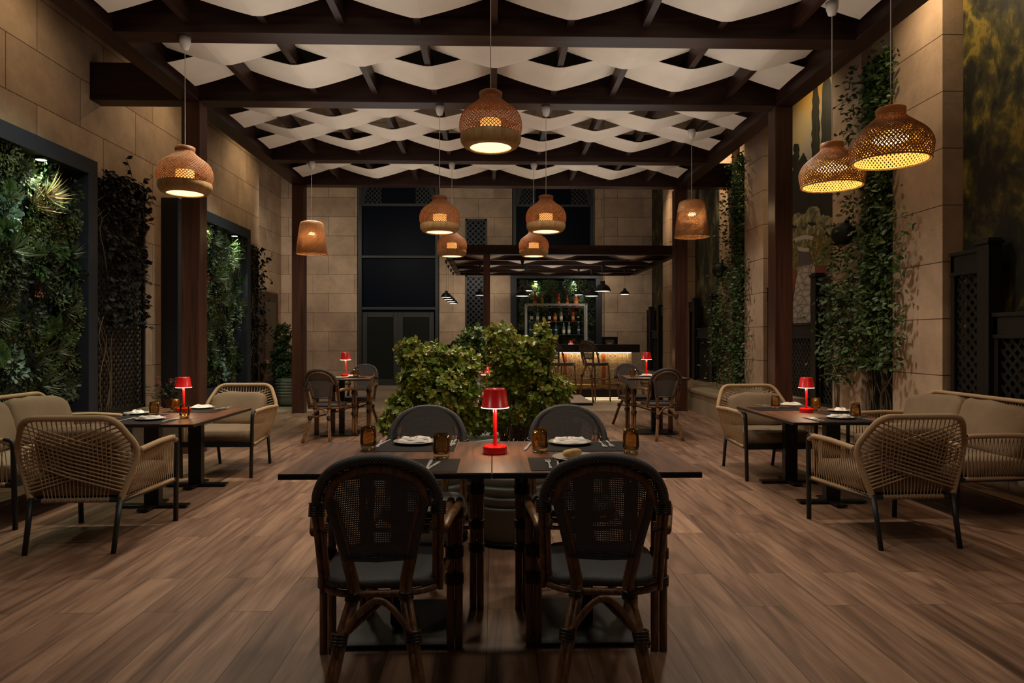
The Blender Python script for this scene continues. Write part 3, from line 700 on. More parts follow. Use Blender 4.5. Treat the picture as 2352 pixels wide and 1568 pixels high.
PFLAG = m_crazy()
def mural(label, y0, y1, z0=.4, z1=5.6, mat=None):
    b = MB(); b.box(XM, 4.298, y0, y1, z0, z1); o = b.build('garden_mural', mat or PGARD); tag(o, label, 'mural'); return o
mural('dark garden mural with yellow shrubs behind the sofa', 4.0, 6.13)
mu = mural('garden mural with cypresses and stone urn beside the post', 8.18, 10.29, mat=PSKY)
mu3 = mural('narrow garden mural beyond the narrow vine', 12.34, 14.45, mat=m_paint('painted_grey_garden', [(.32, srgb(16, 18, 14)), (.45, srgb(46, 48, 34)), (.55, srgb(96, 96, 72)), (.62, srgb(140, 138, 118)), (.72, srgb(108, 98, 40))], 2.2, 10, .3, (1, 1.4, .7))); mural('dark green garden mural by the bar corner', 16.51, 18.45)
def mp_(px, py, X=4.28): q = atx(px, py, X); return (q.y, q.z)
def blob(px, py, rx, ry, n=22, j=.12, seed=1):
    rr = random.Random(seed); return [mp_(px+rx*math.cos(2*PI*k/n)*(1+rr.uniform(-j, j)), py+ry*math.sin(2*PI*k/n)*(1+rr.uniform(-j, j))) for k in range(n)]
def ragged(cx, y0, y1, w0, w1, seed, j=3.0):
    rr = random.Random(seed); n = 26; Lp = []; Rp = []
    for k in range(n+1):
        t = k/n; w_ = (w0+(w1-w0)*t)*min(1, 6*(t+.06)); y = y0+(y1-y0)*t; Lp.append((cx-w_-rr.uniform(0, j), y)); Rp.append((cx+w_+rr.uniform(0, j), y))
    return [mp_(max(1812, min(1923, x)), y) for x, y in Lp+Rp[::-1]]
flat('painted_tree', ragged(1873, 195, 520, 6, 11, 1), PCYP, mu, .002)
flat('painted_tree', ragged(1899, 165, 540, 8, 18, 2), PCYP, mu, .0022)
flat('painted_tree', ragged(1919, 205, 470, 3, 6, 4), PBUSH, mu, .0024)
flat('painted_tree', ragged(1828, 330, 520, 2, 16, 5, 6), PCYP, mu, .0023)
flat('painted_tree', ragged(1846, 360, 520, 3, 12, 6, 6), PCYP, mu, .0024)
flat('painted_tree', [mp_(*p) for p in ((1815, 400), (1828, 380), (1845, 350), (1870, 400), (1922, 420), (1922, 560), (1815, 560))], PCYP, mu, .0025)
for i, (px, py, rx, ry) in enumerate(((1838, 505, 20, 16), (1868, 492, 18, 20), (1893, 512, 20, 18), (1850, 530, 22, 16), (1912, 520, 14, 20), (1828, 545, 16, 20), (1878, 530, 20, 14))):
    flat('painted_shrub', blob(px, py, rx, ry, seed=i), PROCK, mu, .004+.0005*i)
flat('painted_path', [mp_(*p) for p in ((1815, 608), (1870, 605), (1922, 640), (1922, 745), (1815, 745))], PFLAG, mu, .0085)
flat('painted_urn', [mp_(*p) for p in ((1821, 562), (1826, 596), (1832, 612), (1862, 608), (1876, 590), (1882, 560))], PURN, mu, .009)
flat('painted_urn_rim', blob(1852, 559, 33, 19, 28, 0), PRIM, mu, .010); flat('painted_urn_mouth', blob(1852, 559, 23, 10, 28, 0), PROCK, mu, .011)
flat('painted_shrub', blob(1890, 575, 30, 40, 26, .1, 9), PBUSH, mu, .012); flat('painted_shrub', blob(1822, 590, 14, 38, 20, .1, 10), PBUSH, mu, .012)
flat('painted_pot', [mp_(*p) for p in ((1872, 607), (1874, 632), (1900, 636), (1903, 612))], PTERR, mu, .013); flat('painted_pot', [mp_(*p) for p in ((1812, 616), (1812, 700), (1822, 690), (1832, 620))], PTERR, mu, .013)
b = MB()
# ------------------------------------------------------------------ black lattice screens before the murals
def fence(y0, y1, label):
    t = thing('lattice_fence', label, 'fence', (4.16, y0, .38)); H = 1.64; h2 = 1.08; wd = .42; L = y1-y0
    P = lambda u, z, d: Vector((.02-d, u, z))
    for (u0, u1, h) in ((0.03, wd, H), (wd+.14, L-wd-.14, h2), (L-wd, L-.03, H)):
        b = MB(); b.box(-.02, .04, u0, u1, 0, .07); b.box(-.02, .04, u0, u1, h-.16, h); b.box(-.035, .05, u0-.0, u1, h-.012, h+.02); b.box(-.03, .04, u0, u1, h-.19, h-.16); b.box(-.02, .04, u0, u0+.05, 0, h); b.box(-.02, .04, u1-.05, u1, 0, h); f = b.build('panel_frame', LATT, t, bevel=.003)
        b = MB(); lattice(b, u0+.05, u1-.05, .07, h-.19, P, .07, .028, .01); b.build('lattice', LATT, f)
    for u in (wd+.0, L-wd-.14):
        b = MB(); b.box(-.06, .06, u, u+.14, 0, H+.04); b.box(-.075, .07, u-.015, u+.155, H+.04, H+.07); b.box(-.06, .06, u, u+.14, H+.07, H+.09); b.build('post', LATT, t, bevel=.004)
    return t
fence(4.0, 6.12, 'black lattice fence behind the sofa'); fence(8.19, 10.28, 'black lattice fence under the urn mural')
fence(12.35, 14.44, 'black lattice fence under the narrow mural'); fence(16.52, 18.45, 'black lattice fence by the bar corner')
# black round wall fixtures
def wall_spot(label, loc, r):
    t = thing('wall_speaker', label, 'wall speaker', loc)
    b = MB(); b.lathe([(.001, -.12), (r*.6, -.12), (r*.95, -.09), (r, 0), (r*.85, .08), (r*.4, .11), (.001, .11)], 24)
    o = b.build('housing', plain('matte_black', srgb(9, 9, 9), .6), t, smooth=True); o.rotation_euler = (PI/2*1.05, 0, -.5)
    b = MB(); b.tube([(0, 0, 0), (.08, .02, .06), (.2, .02, .06)], .02, 8); b.tube([(-.01, -.01, r*.7), (.05, 0, r*1.15)], .03, 8); b.build('bracket', BLACK, t, smooth=True)
q = at(1935, 537, 8.0); wall_spot('black drum shaped speaker on a bracket before the urn mural', (3.95, 7.63, 2.45), .13)
wall_spot('black drum shaped speaker beside the narrow vine', (3.95, 11.87, at(0, 617, 11.87).z), .125)

# ------------------------------------------------------------------ windows and doors of the far wall
WFR = plain('grey_window_frame', srgb(36, 40, 40), .5)
DOORP = plain('dark_door_panel', srgb(50, 52, 48), .5)
def window(n, px0, px1, pyb, mull, arch):
    a = at(px0, pyb, YB-.02); c = at(px1, 300, YB-.02); W = c.x-a.x; H = 6.3-max(0, a.z); z0 = max(0, a.z)
    t = bpy.data.objects.new('window_%d' % n, None); C.objects.link(t); t.location = (a.x, YB-.02, z0); t['kind'] = 'structure'
    b = MB(); b.box(0, W, -.03, 0, 0, H); b.build('pane', GLASSD, t)
    b = MB(); b.box(0, .09, -.12, 0, 0, H); b.box(W-.09, W, -.12, 0, 0, H)
    for py in mull:
        z = at(0, py, YB-.1).z-z0; b.box(.09, W-.09, -.11, -.03, z-.035, z+.035)
    b.build('frame', WFR, t, bevel=.004)
    z = at(0, 466, YB-.1).z-z0                                       # arched lattice spandrels above the transom
    b = MB(); n_ = 14; xc = W/2
    for s in (-1, 1):
        pts = []
        for k in range(n_+1):
            tt = k/n_; pts.append((xc+s*(xc-.09)*(1-tt*.75), z+1.3*tt**.6))
        for k in range(n_):
            (x0, za), (x1, zb) = pts[k], pts[k+1]; b.bar((x0, -.13, za), (x1, -.13, zb), .05, .12)
        for k in range(16):
            for s2 in (-1, 1):
                x0 = xc+s*(xc-.09); z_ = z+.02+k*.1; L_ = max(0, .62-(k*.0)); 
        P = lambda u, zz, d: Vector((u, -.10-d, zz))
        bb = MB(); u0, u1 = sorted((xc+s*(xc-.09), xc+s*(xc-.62))); lattice(bb, u0, u1, z+.0, z+.5, P, .085, .03, .01); 
        b.v_off = 0; b.add(bb.v, bb.f)
    b.build('arched_lattice', LATT, t)
    return t, W, H, z0
t1, W1, H1, _ = window(1, 825, 1008, 884, (466, 587, 707), True)
DGL = plain('reflection_grey_door_glass', srgb(32, 36, 33), .3, spec=.1)  # paler even tone stands in for the reflected stone wall
# double door in the first window
dz = at(0, 716, YB-.1).z
for k, (u0, u1) in enumerate(((.12, W1/2), (W1/2, W1-.12))):
    b = MB(); d = bpy.data.objects.new('door_%d' % (k+1), None); C.objects.link(d); d.location = (t1.location.x, YB-.14, 0); d['kind'] = 'structure'
    b.box(u0, u0+.13, -.05, .01, 0, dz); b.box(u1-.13, u1, -.05, .01, 0, dz); b.box(u0+.13, u1-.13, -.05, .01, 0, .16); b.box(u0+.13, u1-.13, -.05, .01, dz-.14, dz); b.build('door_frame', WFR, d, bevel=.006)
    b = MB(); b.box(u0+.13, u1-.13, -.02, -.0, .16, dz-.14); b.build('pane', DGL, d)
    b = MB(); xh = u1-.06 if k == 0 else u0+.06; b.tube([(xh, -.05, 1.0), (xh, -.09, 1.0), (xh+(-.1 if k == 0 else .1), -.09, 1.0)], .01, 6); b.build('handle', STEEL, d)
window(2, 1178, 1362, 640, (466,), True)
# side door of the set-back corner
b = MB(); y0 = atx(627, 0, -5.8).y; b.box(-5.8, -5.74, 17.0, 18.3, 0, 2.45); d = struct(b, 'door_3', m_wood('brown_door', srgb(44, 32, 24), srgb(64, 46, 34), 2, .5))
b = MB(); b.box(-5.74, -5.72, 17.25, 18.05, .3, 2.2); b.build('panel', plain('door_glass', srgb(60, 52, 38), .3), d)

# ------------------------------------------------------------------ bar pergola
BZ = 2.80
xA, xB = -.92, 3.30
for (a, lab) in (((xA-.05, xB, 12.42, 12.56), 'dark front beam of the low bar pergola'), ((xA, xB, 16.5, 16.62), 'dark far beam of the low bar pergola')):
    b = MB(); b.box(a[0], a[1], a[2], a[3], BZ, BZ+.17); tag(struct(b, 'bar_pergola_beam', BEAMX, lab), cat='beam')
for k, y in enumerate((13.35, 14.2, 15.0, 15.75)):
    b = MB(); b.box(xA, xB+.1, y, y+.09, BZ, BZ+.13); tag(struct(b, 'bar_pergola_beam', BEAMX, 'slim cross beam of the low bar pergola, %s from the front' % ['second', 'third', 'fourth', 'fifth'][k]), cat='beam')
for x, lab in ((xA, 'long side beam of the bar pergola by the windows'), (3.3, 'long side beam of the bar pergola by the murals')):
    b = MB(); b.box(x, x+.12, 12.56, 16.5, BZ, BZ+.17); tag(struct(b, 'bar_pergola_beam', BEAMY, lab), cat='beam')
for k in range(5):
    x = xA+.7*(k+1)+.02; b = MB(); b.box(x, x+.05, 12.56, 16.5, BZ+.10, BZ+.17); tag(struct(b, 'bar_rafter_beam', BEAMY, 'slim rafter of the low bar pergola'), cat='rafter', group='rafters of the bar pergola')
q = at(1118, 0, 12.5); b = MB(); b.box(q.x-.06, q.x+.06, 12.43, 12.55, 0, BZ); tag(struct(b, 'bar_pergola_column', BEAMZ, 'slim dark post carrying the low bar pergola'), cat='post')
RB = [xA-.6+.7*k for k in range(8)]
for k, (a, c) in enumerate(((12.6, 13.3), (13.5, 14.15), (14.34, 14.95), (15.13, 15.7), (15.9, 16.45))):
    o = sail(a, c, k, lo=BZ+.02, hi=BZ+.2, RXs=RB, x0=xA+.1, x1=3.28); tag(o, 'cream fabric sail strip of the low bar pergola, %s from the front' % ['first', 'second', 'third', 'fourth', 'fifth'][k], 'sail', 'cream sails over the bar')

# ------------------------------------------------------------------ bar
def m_tiles():
    m, nt, b, N = nm('patterned_tiles'); L = nt.links; tc = N('ShaderNodeTexCoord'); s = N('ShaderNodeSeparateXYZ'); L.new(tc.outputs['Object'], s.inputs[0])
    T = .2
    fu = math_n(nt, 'MULTIPLY', s.outputs[0], 1/T); fv = math_n(nt, 'MULTIPLY', s.outputs[2], 1/T)
    cu = math_n(nt, 'FLOOR', fu); cv = math_n(nt, 'FLOOR', fv)
    lu = math_n(nt, 'ABSOLUTE', math_n(nt, 'SUBTRACT', math_n(nt, 'FRACT', fu), .5)); lv = math_n(nt, 'ABSOLUTE', math_n(nt, 'SUBTRACT', math_n(nt, 'FRACT', fv), .5))
    cc = N('ShaderNodeCombineXYZ'); L.new(cu, cc.inputs[0]); L.new(cv, cc.inputs[1]); wn = N('ShaderNodeTexWhiteNoise'); L.new(cc.outputs[0], wn.inputs['Vector'])
    lo = N('ShaderNodeCombineXYZ'); L.new(lu, lo.inputs[0]); L.new(lv, lo.inputs[1]); L.new(math_n(nt, 'MULTIPLY', wn.outputs['Value'], 40), lo.inputs[2])
    n = N('ShaderNodeTexNoise'); n.inputs['Scale'].default_value = 3.4; n.inputs['Detail'].default_value = 0; n.inputs['Distortion'].default_value = .8; L.new(lo.outputs[0], n.inputs['Vector'])
    r = ramp(nt, [(.0, srgb(200, 176, 134)), (.40, srgb(200, 176, 134)), (.415, srgb(40, 34, 30)), (.46, srgb(44, 38, 32)), (.475, srgb(190, 160, 116)), (.58, srgb(196, 170, 128)), (.60, srgb(130, 62, 40)), (.66, srgb(176, 130, 76)), (1, srgb(96, 110, 96))]); r.color_ramp.interpolation = 'LINEAR'
    L.new(n.outputs['Fac'], r.inputs[0])
    gr = math_n(nt, 'GREATER_THAN', math_n(nt, 'MAXIMUM', lu, lv), .485)
    base = mix(nt, math_n(nt, 'MULTIPLY', wn.outputs['Value'], .35), r.outputs[0], srgb(160, 120, 84))
    L.new(mix(nt, gr, base, srgb(120, 102, 80)), b.inputs['Base Color']); b.inputs['Roughness'].default_value = .35; return m
bx0, bx1 = -1.25, 3.03
bar = thing('bar_counter', 'long bar counter with dark top and patterned tile front', 'bar', (0, 14.12, 0))
b = MB(); b.box(bx0, bx1, 0, .62, .98, 1.145); b.build('countertop', plain('dark_counter', srgb(32, 26, 23), .35), bar, bevel=.005)
b = MB(); b.box(bx0+.12, bx1-.12, .22, .58, .14, .98); b.build('tiled_front', m_tiles(), bar)
b = MB(); b.box(bx0+.1, bx1-.1, .12, .60, .03, .2); b.build('plinth', plain('dark_plinth', srgb(44, 34, 28), .5), bar)
STR = plain('orange_wood_strip', srgb(150, 78, 36), .4)
for px in (1148, 1198, 1298, 1387):
    x = at(px, 0, 14.3).x; b = MB(); b.box(x-.035, x+.035, .19, .225, .2, .98); b.build('wood_strip', STR, bar)
b = MB(); b.tube([(bx0+.2, .06, .30), (bx1-.2, .06, .30)], .02, 10); b.build('foot_rail', plain('brass_rail', srgb(210, 180, 120), .25, 1), bar, smooth=True)
LED = emis('warm_led_strip', (1, .78, .46, 1), 6)
b = MB(); b.box(bx0+.15, bx1-.15, .16, .185, .965, .98); b.build('light_strip', LED, bar)
b = MB(); b.box(bx0+.15, bx1-.15, .14, .16, .02, .035); b.build('light_strip', emis('floor_led_strip', (1, .74, .38, 1), 10), bar)
o = light('AREA', 'bar_led_light', (.9, 14.26, .96), 6, (1, .80, .5), 3.9, .03); aim(o, (.9, 14.31, .3)); o.rotation_euler = (.12, 0, 0)
# back counter, shelf rack
b = MB(); b.box(.3, 3.0, 17.6, 18.2, 0, .92); tag(b.build('back_counter', plain('back_counter_dark', srgb(26, 24, 24), .4)), 'low dark back counter under the bottle shelves', 'counter')
sx0, sx1 = at(1208, 0, 17.9).x, at(1345, 0, 17.9).x
rack = thing('bottle_rack', 'tall steel bottle rack with clear shelves before the planted wall', 'shelf', (sx0, 17.75, .92))
SW = sx1-sx0; zs = [at(0, 704, 17.9).z-.92, at(0, 737, 17.9).z-.92, at(0, 768, 17.9).z-.92]
for x in (0, SW):
    for y in (0, .3):
        b = MB(); b.box(x-.025, x+.025, y-.02, y+.02, 0, zs[0]+.09); b.build('upright', STEEL, rack)
b = MB(); b.box(0, SW, -.02, .02, zs[0]+.04, zs[0]+.09); b.box(0, SW, .28, .32, zs[0]+.04, zs[0]+.09); b.build('top_rail', STEEL, rack)
SHG = m_thin('clear_shelf_glass', srgb(120, 140, 140), .75, .1)
for z in zs: b = MB(); b.box(0, SW, 0, .3, z-.012, z); b.build('shelf', SHG, rack)
# bottles
def make_bottle(kind=0, glass=None, label=None, cap=None):
    t = thing('bottle', '', 'bottle', group='bottles on the rack')
    P = [[(.036, 0), (.038, .01), (.038, .19), (.030, .225), (.014, .25), (.013, .31), (.015, .315)], [(.044, 0), (.046, .01), (.046, .15), (.040, .18), (.016, .20), (.014, .25), (.016, .255)], [(.032, 0), (.033, .01), (.031, .20), (.014, .25), (.012, .33), (.014, .335)]][kind]
    b = MB(); b.lathe(P, 14, cap0=True, cap1=True); b.build('glass_body', glass, t, smooth=True)
    b = MB(); z = P[-1][1]; r = P[-1][0]; b.lathe([(r+.002, z-.04), (r+.002, z+.01)], 12, cap1=True); b.build('cap', cap, t)
    r = P[2][0]+.001; b = MB(); b.lathe([(r, .05), (r, .05+.08)], 14); b.build('label', label, t)
    return t
GA = plain('amber_spirit', srgb(150, 66, 16), .08); GD = plain('dark_bottle', srgb(14, 16, 14), .08); GC = plain('clear_bottle', srgb(120, 130, 126), .08); GR = plain('red_liqueur', srgb(170, 40, 24), .08); GB = plain('blue_bottle', srgb(60, 80, 108), .08); GY = plain('yellow_liqueur', srgb(190, 140, 30), .08)
LW = plain('cream_bottle_label', srgb(220, 214, 200), .6); LR = plain('red_bottle_label', srgb(170, 40, 34), .6); LK = plain('dark_bottle_label', srgb(40, 36, 34), .6); LO = plain('tan_bottle_label', srgb(190, 150, 100), .6)
CR = plain('red_cap', srgb(190, 24, 30), .4); CK = plain('black_cap', srgb(18, 18, 18), .4); CG = plain('gold_cap', srgb(180, 140, 70), .3, .8); CW = plain('white_cap', srgb(200, 200, 200), .4)
BT = {'amber red': (0, GA, LO, CR), 'yellow': (2, GY, LO, CW), 'dark tall': (2, GD, LK, CK), 'red': (0, GR, LO, CR), 'dark cream': (0, GD, LW, CG), 'clear cream': (0, GC, LW, CW), 'squat amber': (1, GA, LO, CK), 'blue': (2, GB, LW, CW), 'dark cream black': (0, GD, LW, CK), 'red label': (2, GD, LW, CR), 'orange squat': (1, plain('orange_liqueur', srgb(220, 80, 24), .08), LO, CW)}
DESC = {'amber red': 'amber spirit bottle with red cap', 'yellow': 'slim yellow liqueur bottle', 'dark tall': 'slim dark bottle', 'red': 'red liqueur bottle', 'dark cream': 'dark wine bottle with cream label', 'clear cream': 'clear bottle with cream label', 'squat amber': 'squat amber bottle', 'blue': 'slim blue glass bottle', 'dark cream black': 'dark bottle with cream label and black cap', 'red label': 'slim dark bottle with red cap', 'orange squat': 'squat orange liqueur bottle'}
putb = placer(make_bottle)
rows = [(zs[0], 'top shelf', [(1229, 'amber red', 1.25), (1246, 'yellow', 1.0), (1262, 'dark tall', 1), (1283, 'red', 1.15), (1303, 'amber red', 1), (1323, 'orange squat', 1.3)]),
        (zs[1], 'middle shelf', [(1221, 'dark cream', 1.05), (1235, 'clear cream', 1), (1249, 'red label', .9), (1262, 'dark cream black', 1.05), (1275, 'squat amber', 1.05), (1289, 'clear cream', 1.05), (1302, 'dark tall', 1.05), (1316, 'red', 1.05), (1328, 'red label', .95)]),
        (zs[2], 'lower shelf', [(1218, 'blue', 1.1), (1231, 'clear cream', 1), (1242, 'red label', 1.05), (1253, 'dark tall', 1), (1265, 'red label', 1.1), (1277, 'blue', 1.1), (1295, 'clear cream', .95), (1307, 'clear cream', 1), (1329, 'blue', 1.05)]),
        (0, 'back counter', [(1222, 'blue', 1), (1320, 'dark cream', 1.05), (1327, 'dark tall', 1.05), (1334, 'dark cream black', 1.05)])]
ordw = ['first', 'second', 'third', 'fourth', 'fifth', 'sixth', 'seventh', 'eighth', 'ninth']
for z, nme, lst in rows:
    for k, (px, kk, s) in enumerate(lst):
        kd = BT[kk]; putb('%s, %s of the row on the %s' % (DESC[kk], ordw[k], nme), (at(px, 0, 17.9).x, 17.9, .92+z), 0, 'bottles on the '+nme, key=kk, scale=s, kind=kd[0], glass=kd[1], label=kd[2], cap=kd[3])
# till
q = at(1400, 784, 14.5); t = thing('till_monitor', 'black till monitor on the end of the bar', 'monitor', (q.x, 14.5, 1.145), .0)
b = MB(); b.box(-.17, .17, -.02, .02, .0, .16); b.build('screen_back', BLACK, t, bevel=.008); b = MB(); b.box(-.09, .09, -.035, -.02, .005, .10); b.build('stand', plain('grey_plastic', srgb(120, 120, 120), .4), t); b = MB(); b.box(-.05, .05, -.05, -.036, .002, .035); b.build('receipt', WHITE, t)
b = MB(); q = at(1352, 788, 14.5); b.box(q.x-.12, q.x+.12, 14.45, 14.6, 1.145, 1.20); tag(b.build('box', plain('grey_box', srgb(130, 128, 124), .5), bevel=.004), 'small grey box on the bar beside the till', 'box')
# black dome pendants
def make_dome(up, label):
    t = thing('dome_pendant', label, 'pendant lamp', group='black dome pendants over the bar')
    b = MB(); R = .18; b.lathe([(R, 0), (R*.97, .03), (R*.85, .08), (R*.62, .125), (R*.36, .15), (R*.3, .16), (R*.28, .22), (.01, .225)], 28); b.lathe([(R, 0), (R*.95, .0), (R*.82, .075), (R*.6, .115), (R*.2, .14)], 28); b.build('shade', BLACK, t, smooth=True)
    b = MB(); b.lathe([(.001, .02), (R*.55, .02), (R*.9, .006)], 24); b.build('lit_inside', emis('white_lamp_inside', (1, .92, .78, 1), 3.0), t)
    b = MB(); b.tube([(0, 0, .22), (0, 0, up)], .004, 5); b.build('cord', BLACK, t); b = MB(); b.lathe([(.02, up-.12), (.05, up)], 12, cap1=True, cap0=True); b.build('canopy', BLACK, t); return t
doms = [(1207, 668, 14.245, .93, 'over the planted wall corner, higher of the crossed pair'), (1200, 680, 13.395, .8, 'over the planted wall corner, lower of the crossed pair'), (1209, 676, 15.045, .58, 'small one hidden in the crossed pair'),
        (1329, 677, 15.045, .58, 'over the last top shelf bottle'), (1359, 680, 15.045, .9, 'before the blue frame edge'), (1384, 669, 14.245, .98, 'largest, beside the blue frame'), (1435, 676, 15.045, .6, 'alone before the bare stone wall'),
        (1103, 678, 14.245, .6, 'before the narrow lattice screen'), (1025, 683, 13.395, .6, 'first of the slanting row by the windows'), (1030, 688, 14.245, .6, 'second of the slanting row by the windows'), (1036, 693, 15.045, .6, 'third of the slanting row by the windows'), (1041, 697, 15.795, .6, 'last of the slanting row by the windows')]
for px, py, Y, s, lab in doms:
    q = at(px, py, Y); t = make_dome((BZ-q.z)/s, 'black dome pendant over the bar, '+lab); t.location = q; t.scale = (s, s, s)
for x in (-.4, .8, 2.2): light('SPOT', 'bar_pendant_light', (x, 14.6, 2.2), 22, (1, .84, .62), .06, angle=120)
light('SPOT', 'shelf_fill_light', (1.6, 16.9, 2.7), 30, (1, .88, .68), .1, angle=110)  # unseen spot added to brighten the bottle rack

# ------------------------------------------------------------------ woven pendants
def ribbons(b, prof, nrib, turns, wd, th, n=26, sgn=1):
    """helical flat strips following the profile [(r,z)] top to bottom"""
    path = [Vector((r, 0, z)) for r, z in prof]
    for k in range(nrib):
        a0 = 2*PI*k/nrib; c = []
        for i in range(n+1):
            q = along(path, i/n); a = a0+sgn*turns*2*PI*i/n; c.append((q.x, q.z, a))
        vs = []; fs = []
        pts = [Vector((r*math.cos(a), r*math.sin(a), z)) for r, z, a in c]
        for i, (r, z, a) in enumerate(c):
            t = (pts[min(i+1, n)]-pts[max(i-1, 0)]).normalized(); o = Vector((math.cos(a), math.sin(a), 0)); sd = t.cross(o).normalized()
            wv = th*.6*math.sin(i*PI/1.0+(0 if sgn > 0 else PI))
            p = pts[i]+o*wv; vs += [p+sd*wd/2+o*th/2, p-sd*wd/2+o*th/2, p-sd*wd/2-o*th/2, p+sd*wd/2-o*th/2]
        for i in range(n):
            for e in range(4): f = (e+1) % 4; fs.append((i*4+e, i*4+f, i*4+4+f, i*4+4+e))
        b.add(vs, fs)
def rings(b, prof, ts, r=.0022):
    path = [Vector((a, 0, z)) for a, z in prof]
    for t in ts: q = along(path, t); b.tube(arc((0, 0, q.z), q.x, 0, 2*PI*39/40, 39, 'xy'), r, 4, closed=True)
def frange(a, b_, n): return [a+(b_-a)*i/(n-1) for i in range(n)]
def make_dome_basket(cord=.8):                                     # closed wooden band at the foot
    t = thing('woven_pendant_lamp', '', 'pendant lamp')
    prof = smooth_path([(.078, 0, .0), (.080, 0, -.045), (.122, 0, -.085), (.192, 0, -.14), (.222, 0, -.20), (.227, 0, -.26), (.214, 0, -.315)], 5); prof = [(p.x, p.z) for p in prof]
    b = MB(); ribbons(b, prof, 52, .30, .0046, .0013, 28, 1); ribbons(b, prof, 52, .30, .0046, .0013, 28, -1); rings(b, prof, frange(.2, .98, 20), .0011); b.build('woven_shade', BAMBOO, t, smooth=True)
    b = MB(); b.lathe([(.216, -.305), (.221, -.33), (.216, -.36), (.195, -.39), (.165, -.405), (.150, -.402), (.160, -.385), (.196, -.35), (.208, -.31)], 40); b.build('wooden_band', BAMBAND, t, smooth=True)
    b = MB(); b.lathe([(.080, -.03), (.083, -.02), (.083, .0), (.07, .008), (.01, .01)], 28); b.build('neck', BAMBOO, t, smooth=True)
    b = MB(); b.lathe([(.001, -.385), (.152, -.392)], 32); b.build('light_disc', DISC, t)
    b = MB(); b.lathe([(.075, -.30), (.075, -.20), (.001, -.19)], 20); b.build('lamp_holder', emis('glowing_holder', (1, .42, .10, 1), 1.4), t, smooth=True)
    b = MB(); b.tube([(0, 0, .0), (0, 0, cord)], .0035, 6); b.build('cord', CORD, t)
    if cord > .1: b = MB(); b.lathe([(.006, cord-.11), (.03, cord-.10), (.045, cord-.05), (.05, cord)], 20, cap1=True); b.build('canopy', WHITE, t, smooth=True)
    return t
def make_open_basket(cord=.8):                                     # wide dome, open below
    t = thing('woven_pendant_lamp', '', 'pendant lamp')
    prof = smooth_path([(.083, 0, -.005), (.088, 0, -.05), (.14, 0, -.10), (.21, 0, -.16), (.245, 0, -.225), (.245, 0, -.28), (.232, 0, -.34)], 5); prof = [(p.x, p.z) for p in prof]
    b = MB(); ribbons(b, prof, 60, .28, .0050, .0014, 28, 1); ribbons(b, prof, 60, .28, .0050, .0014, 28, -1); rings(b, prof, frange(.15, .97, 22), .0014); b.build('woven_shade', BAMBOO, t, smooth=True)
    b = MB(); b.tube(arc((0, 0, -.342), .232, 0, 2*PI*39/40, 39, 'xy'), .006, 6, closed=True); b.build('rim', BAMBAND, t, smooth=True); b = MB(); b.lathe([(.086, -.045), (.089, -.03), (.089, .0), (.07, .008), (.01, .01)], 28); b.build('neck', BAMBOO, t, smooth=True)
    ins = [(r*.93, z) for r, z in prof]; b = MB(); ins = [p for p in ins if p[1] < -.1]; ribbons(b, ins, 60, .14, .0085, .001, 16, 1); ribbons(b, ins, 60, .14, .0085, .001, 16, -1); b.build('lining', plain('pale_bamboo', srgb(226, 190, 110), .6), t, smooth=True)
    b = MB(); b.sq((0, 0, -.20), .11, .11, .018, 1, 24, 8); b.build('light_disc', BULB, t, smooth=True)
    b = MB(); b.lathe([(.02, -.19), (.02, -.0)], 12); b.build('lamp_holder', WHITE, t)
    b = MB(); b.tube([(0, 0, .0), (0, 0, cord)], .0035, 6); b.build('cord', CORD, t)
    b = MB(); b.lathe([(.006, cord-.11), (.03, cord-.10), (.045, cord-.05), (.05, cord)], 20, cap1=True); b.build('canopy', WHITE, t, smooth=True)
    return t
def make_bucket(cord=.8):
    t = thing('woven_pendant_lamp', '', 'pendant lamp')
    prof = smooth_path([(.10, 0, .0), (.145, 0, -.015), (.165, 0, -.06), (.185, 0, -.20), (.205, 0, -.36), (.212, 0, -.45)], 5); prof = [(p.x, p.z) for p in prof]
    b = MB(); ribbons(b, prof, 60, .42, .0075, .0014, 24, 1); ribbons(b, prof, 60, .42, .0075, .0014, 24, -1); rings(b, prof, frange(.1, .99, 20), .0016); b.build('woven_shade', BAMBOO, t, smooth=True)
    b = MB(); b.tube(arc((0, 0, -.452), .212, 0, 2*PI*39/40, 39, 'xy'), .007, 6, closed=True); b.build('rim', BAMBAND, t, smooth=True); b = MB(); b.lathe([(.02, .012), (.1, .004)], 24); b.build('top_disc', BAMBAND, t, smooth=True)
    b = MB(); b.sq((0, 0, -.17), .05, .05, .022, 1, 20, 8); b.build('bulb', BULB, t, smooth=True)
    b = MB(); b.tube([(0, 0, -.15), (0, 0, cord)], .0035, 6); b.build('cord', CORD, t)
    b = MB(); b.lathe([(.006, cord-.11), (.03, cord-.10), (.045, cord-.05), (.05, cord)], 20, cap1=True); b.build('canopy', WHITE, t, smooth=True)
    return t
WARM = (1, .66, .34)
def pend(make, label, px, pytop, Y, top, p_in, p_down, zl, tilt=0, sc_=1):
    q = at(px, pytop, Y); t = make(cord=(top-q.z)/sc_); t['label'] = label; t['group'] = 'woven pendant lamps'; t.location = q; t.scale = (sc_,)*3
    light('POINT', 'pendant_glow', (q.x, q.y, q.z+zl*sc_), p_in, WARM, .04)
    if p_down: light('SPOT', 'pendant_downlight', (q.x, q.y, q.z-.42*sc_), p_down, (1, .78, .5), .10, angle=135, blend=.8)
    return t
A = make_dome_basket; O_ = make_open_basket; K = make_bucket
pend(A, 'woven bamboo pendant with wooden band, largest, over the front table', 1127, 213, 4.95, 3.965, 4, 60, -.26)
pend(A, 'woven bamboo pendant with wooden band before the planted wall and post', 425, 339, 6.0, 3.88, 5, 45, -.26)
